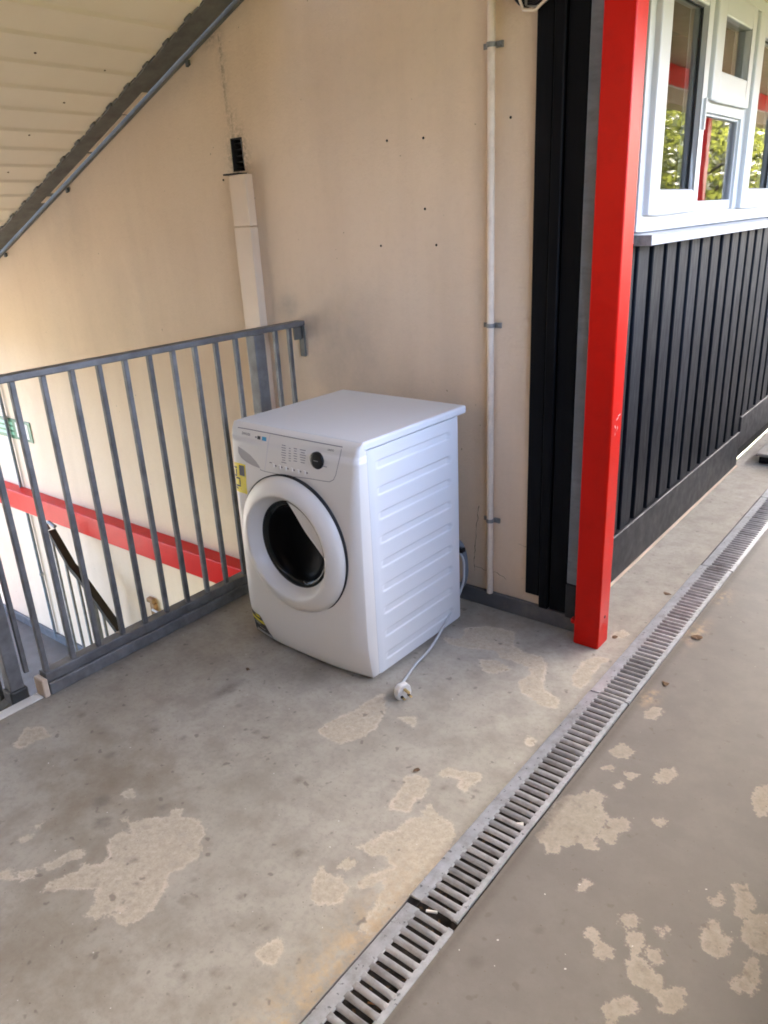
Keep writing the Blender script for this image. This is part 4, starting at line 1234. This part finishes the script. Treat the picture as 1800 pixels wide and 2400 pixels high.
# door: ring, seal gap, smoked glass bowl, crescent handle
DC = (.303, .459)
dr = MB().lathe([(.247, -.030), (.2475, -.050), (.2465, -.057), (.2425, -.065), (.232, -.0755), (.214, -.085), (.201, -.0895), (.193, -.091), (.188, -.0905), (.184, -.087), (.175, -.072), (.166, -.056), (.159, -.0465)], DC, 96)
door = dr.build('door', M['plastic'], wm)
MB().lathe([(.2485, -.02), (.2515, -.0545), (.2480, -.0560)], DC, 96).build('door_gap', M['gap'], door)
MB().lathe([(.1590, -.047), (.152, -.049), (.143, -.046), (.137, -.038)], DC, 72).build('glass_rim', M['rimglass'], door)
MB().lathe([(.1375, -.0385), (.128, -.028), (.11, -.018), (.07, -.010), (.03, -.008), (.0002, -.0075)], DC, 64).build('door_glass', M['doorglass'], door)
ha = MB()
V, F = [], []
n_ = 28
for k in range(n_ + 1):
    a_ = R(0) + R(84) * k / n_
    s = math.sin(math.pi * k / n_)
    ro = .1715
    ri = .1690 - .052 * s ** .75
    for r_, y_ in ((ro, -.076), ((ro + ri) / 2, -.0755), (ri + .003, -.074), (ri, -.071), (ri, -.050)):
        V.append((DC[0] + r_ * math.cos(a_), y_, DC[1] + r_ * math.sin(a_)))
for k in range(n_):
    for j in range(4):
        F.append((k * 5 + j, k * 5 + j + 1, k * 5 + 5 + j + 1, k * 5 + 5 + j))
ha.add(V, F, True)
ha.build('door_handle', M['plastic2'], door)
MB().lathe([(.1745, -.0735), (.1705, -.0775)], DC, 28, R(1), R(84)).build('handle_gap', M['zinc'], door)

# stickers on the left edge of the front
s1 = MB(); V = []
def strip_sticker(x0, x1, z0, z1, lift=.0009, nx=10, nz=6): return patch_on_front(MB(), x0, x1, z0, z1, lift, nx, nz)
sy = strip_sticker(.001, .082, .600, .708).build('yellow_sticker', M['yellow'], wm)
bk = MB()
patch_on_front(bk, .046, .076, .664, .702, .0014, 6, 4)
for pts in ([(.012, .702), (.012, .690), (.034, .690)], [(.014, .680), (.014, .650)], [(.030, .684), (.030, .660), (.014, .660)], [(.016, .645), (.016, .624), (.046, .624), (.046, .652), (.026, .652)], [(.018, .618), (.034, .613)]):
    ribbon(bk, pts, .006, .0014)
bk.build('sticker_print', M['ink_dark'], sy)


def tapered(mb, rows, lift, n=10):
    """rows of (z, x0, x1) laid on the fascia"""
    V = [on_front(x0 + (x1 - x0) * i / n, z, lift) for z, x0, x1 in rows for i in range(n + 1)]
    return mb.add(V, [(j * (n + 1) + i, j * (n + 1) + i + 1, (j + 1) * (n + 1) + i + 1, (j + 1) * (n + 1) + i) for j in range(len(rows) - 1) for i in range(n)])
edge = lambda z: float(np.interp(z, [.02, .055, .09, .115, .125], [.128, .112, .098, .086, .070]))
s2b = tapered(MB(), [(z, .006, edge(z)) for z in (.024, .035, .046, .058, .070, .080, .090, .100, .110, .120)], .0012).build('black_sticker', M['ink_dark'], wm)
tapered(MB(), [(z, .006, edge(z)) for z in (.080, .085, .090, .096)], .0022).build('yellow_band', M['yellow'], s2b)
tapered(MB(), [(z, .050, edge(z) - .006) for z in (.106, .112, .118)], .0022).build('pale_flash', M['yellow'], s2b)
bb_ = MB()
for z, x0, x1 in ((.072, .02, .07), (.066, .03, .06), (.052, .05, .09)): ribbon(bb_, [(x0, z), (x1, z)], .003, .0024)
bb_.build('sticker_print', M['plastic2'], s2b)
tapered(MB(), [(z, .02, edge(z) - .004) for z in (.026, .031, .036)], .0022).build('silver_print', M['plastic2'], s2b)
tl_ = MB().box(-.004, .001, .020, .030, .785, .815); tl_.build('torn_tape', M['orange'], wm)

# hoses and mains lead behind the machine
def L2(x, y, z):
    """world point to the machine's own axes"""
    dx, dy_ = x - wloc[0], y - wloc[1]
    return (math.cos(-WR) * dx - math.sin(-WR) * dy_, math.sin(-WR) * dx + math.cos(-WR) * dy_, z)


def smooth_path(pts, n=8):
    P = [Vector(p) for p in pts]
    out = []
    for i in range(len(P) - 1):
        p0, p1, p2, p3 = P[max(0, i - 1)], P[i], P[i + 1], P[min(len(P) - 1, i + 2)]
        for k in range(n):
            t_ = k / n
            out.append(.5 * ((2 * p1) + (p2 - p0) * t_ + (2 * p0 - 5 * p1 + 4 * p2 - p3) * t_ ** 2 + (3 * p1 - p0 - 3 * p2 + p3) * t_ ** 3))
    out.append(P[-1])
    return out
hp = smooth_path([L2(-.58, -.13, .22), L2(-.50, -.12, .29), L2(-.445, -.10, .29), L2(-.425, -.09, .22), L2(-.43, -.09, .12), L2(-.50, -.09, .03)])
MB().tube(hp, .011, 10).build('drain_hose', M['hose'], wm)
MB().box(*[q for q in (.548, .572, .576, .602)], .255, .275).build('hose_clip', M['blackplastic'], wm, .003)
lead = smooth_path([L2(-.56, -.135, .30), L2(-.440, -.105, .25), L2(-.418, -.108, .17), L2(-.420, -.130, .10), L2(-.398, -.24, .055), L2(-.375, -.34, .030), L2(-.358, -.44, .009), L2(-.345, -.54, .006), L2(-.325, -.62, .006), L2(-.305, -.680, .010), L2(-.285, -.706, .022), L2(-.2755, -.7135, .034)])
ld = MB().tube(lead, .0048, 10).build('mains_lead', M['cable'], wm)
# three-pin plug lying on its edge, pins pointing along +x
pg = empty('plug', None, None, L2(-.266, -.722, .0)); pg.parent = ld
pg.rotation_euler = (0, 0, R(-18)); pg.scale = (1.18, 1.18, 1.18)
body = [(-.021, .004), (-.012, .000), (.012, .000), (.021, .004), (.024, .018), (.021, .036), (.012, .046), (-.012, .046), (-.021, .036), (-.024, .018)]
pm = MB(); pm.prism([(y, z) for y, z in body], 0, -.011, .009)
pm.build('plug_body', M['plastic'], pg, .003, 2)
MB().box(.0095, .032, -.0035, .0035, .030, .037).build('pin', M['brass'], pg, .0006)
MB().box(.0095, .027, -.014, -.008, .011, .0155).build('pin', M['brass'], pg, .0006)
MB().box(.0095, .027, .008, .014, .011, .0155).build('pin', M['brass'], pg, .0006)
MB().box(.0095, .018, .0078, .0142, .0108, .0157).build('pin_sleeve', M['blackplastic'], pg)
MB().box(.0095, .018, -.0142, -.0078, .0108, .0157).build('pin_sleeve', M['blackplastic'], pg)

# ------------------------------------------------------------------ outside: ground and trees beyond the open side
tag(MB().add([(-300, -300, -3.3), (300, -300, -3.3), (300, 300, -3.3), (-300, 300, -3.3)], [(0, 1, 2, 3)]).build('ground', M['grass']), kind='structure')


def tree(x, y, h, rad, lm, label, seed):
    r = random.Random(seed)
    t_ = empty('broadleaf_tree', label, 'tree', (x, y, -3.3), r.uniform(0, 6), 'trees beyond the walkway')
    tm = MB()
    tm.tube([(0, 0, 0), (.08, .03, h * .3), (-.05, .1, h * .6), (.02, .0, h * .85)], [.22, .17, .1, .04], 10)
    tips = []
    for k in range(14):
        a_ = r.uniform(0, 6.28); z0 = h * r.uniform(.15, .7); l_ = rad * r.uniform(.6, 1.0)
        e = (l_ * math.cos(a_), l_ * math.sin(a_), z0 + h * r.uniform(.08, .25))
        tm.tube([(0, 0, z0), (e[0] * .5, e[1] * .5, (z0 + e[2]) / 2 + .1), e], [.08, .05, .02], 6)
        tips.append(e)
    tm.build('trunk', M['bark'], t_)
    V, F = [], []
    clumps = [(e, r.uniform(.5, 1.0)) for e in tips] + [((r.gauss(0, rad * .45), r.gauss(0, rad * .45), h * r.uniform(.2, 1.0)), r.uniform(.5, 1.1)) for _ in range(46)]
    for (cx_, cy_, cz_), cr in clumps:
        for _ in range(170):
            d = Vector((r.gauss(0, 1), r.gauss(0, 1), r.gauss(0, .8))); d.normalize()
            p = Vector((cx_, cy_, cz_)) + d * cr * r.uniform(.4, 1.0) ** .6
            a1 = Vector((r.gauss(0, 1), r.gauss(0, 1), r.gauss(0, 1))).normalized()
            a2 = a1.cross(Vector((r.gauss(0, 1), r.gauss(0, 1), r.gauss(0, 1)))).normalized()
            s = r.uniform(.05, .10)
            o = len(V)
            V += [tuple(p - a1 * s), tuple(p + a2 * s * .5), tuple(p + a1 * s), tuple(p - a2 * s * .5)]
            F.append((o, o + 1, o + 2, o + 3))
    MB().add(V, F).build('crown', lm, t_)
    return t_
for k, (x, y, h, rad, lm, lab) in enumerate((
        (4.1, 11.8, 6.4, 1.7, 'leaf1', 'yellow-green tree nearest the walkway, mirrored in the window'),
        (4.6, 15.2, 7.2, 1.9, 'leaf1', 'second yellow-green tree along the walkway, behind the nearest'),
        (6.9, 17.6, 8.2, 2.3, 'leaf2', 'mid green tree behind the second yellow-green tree'),
        (4.7, 19.4, 7.6, 2.0, 'leaf2', 'mid green tree along the far end of the walkway'),
        (6.2, 22.8, 8.4, 2.4, 'leaf1', 'tall yellow-green tree beyond the far end of the walkway'),
        (3.9, 24.0, 8.0, 2.2, 'leaf2', 'mid green tree farthest along the walkway'),
        (4.9, 17.3, 7.4, 1.9, 'leaf1', 'yellow-green tree between the two mid green trees along the walkway'),
        (5.4, 21.0, 8.2, 2.2, 'leaf1', 'yellow-green tree just past the mid green tree at the far end'),
        (9.5, 23.5, 9.0, 2.8, 'leaf2', 'tall mid green tree farthest off behind the others'),
        (11.5, 9.5, 6.2, 2.4, 'leaf1', 'yellow-green tree standing off to the open side'))):
    tree(x, y, h, rad, M[lm], lab, 20 + k)
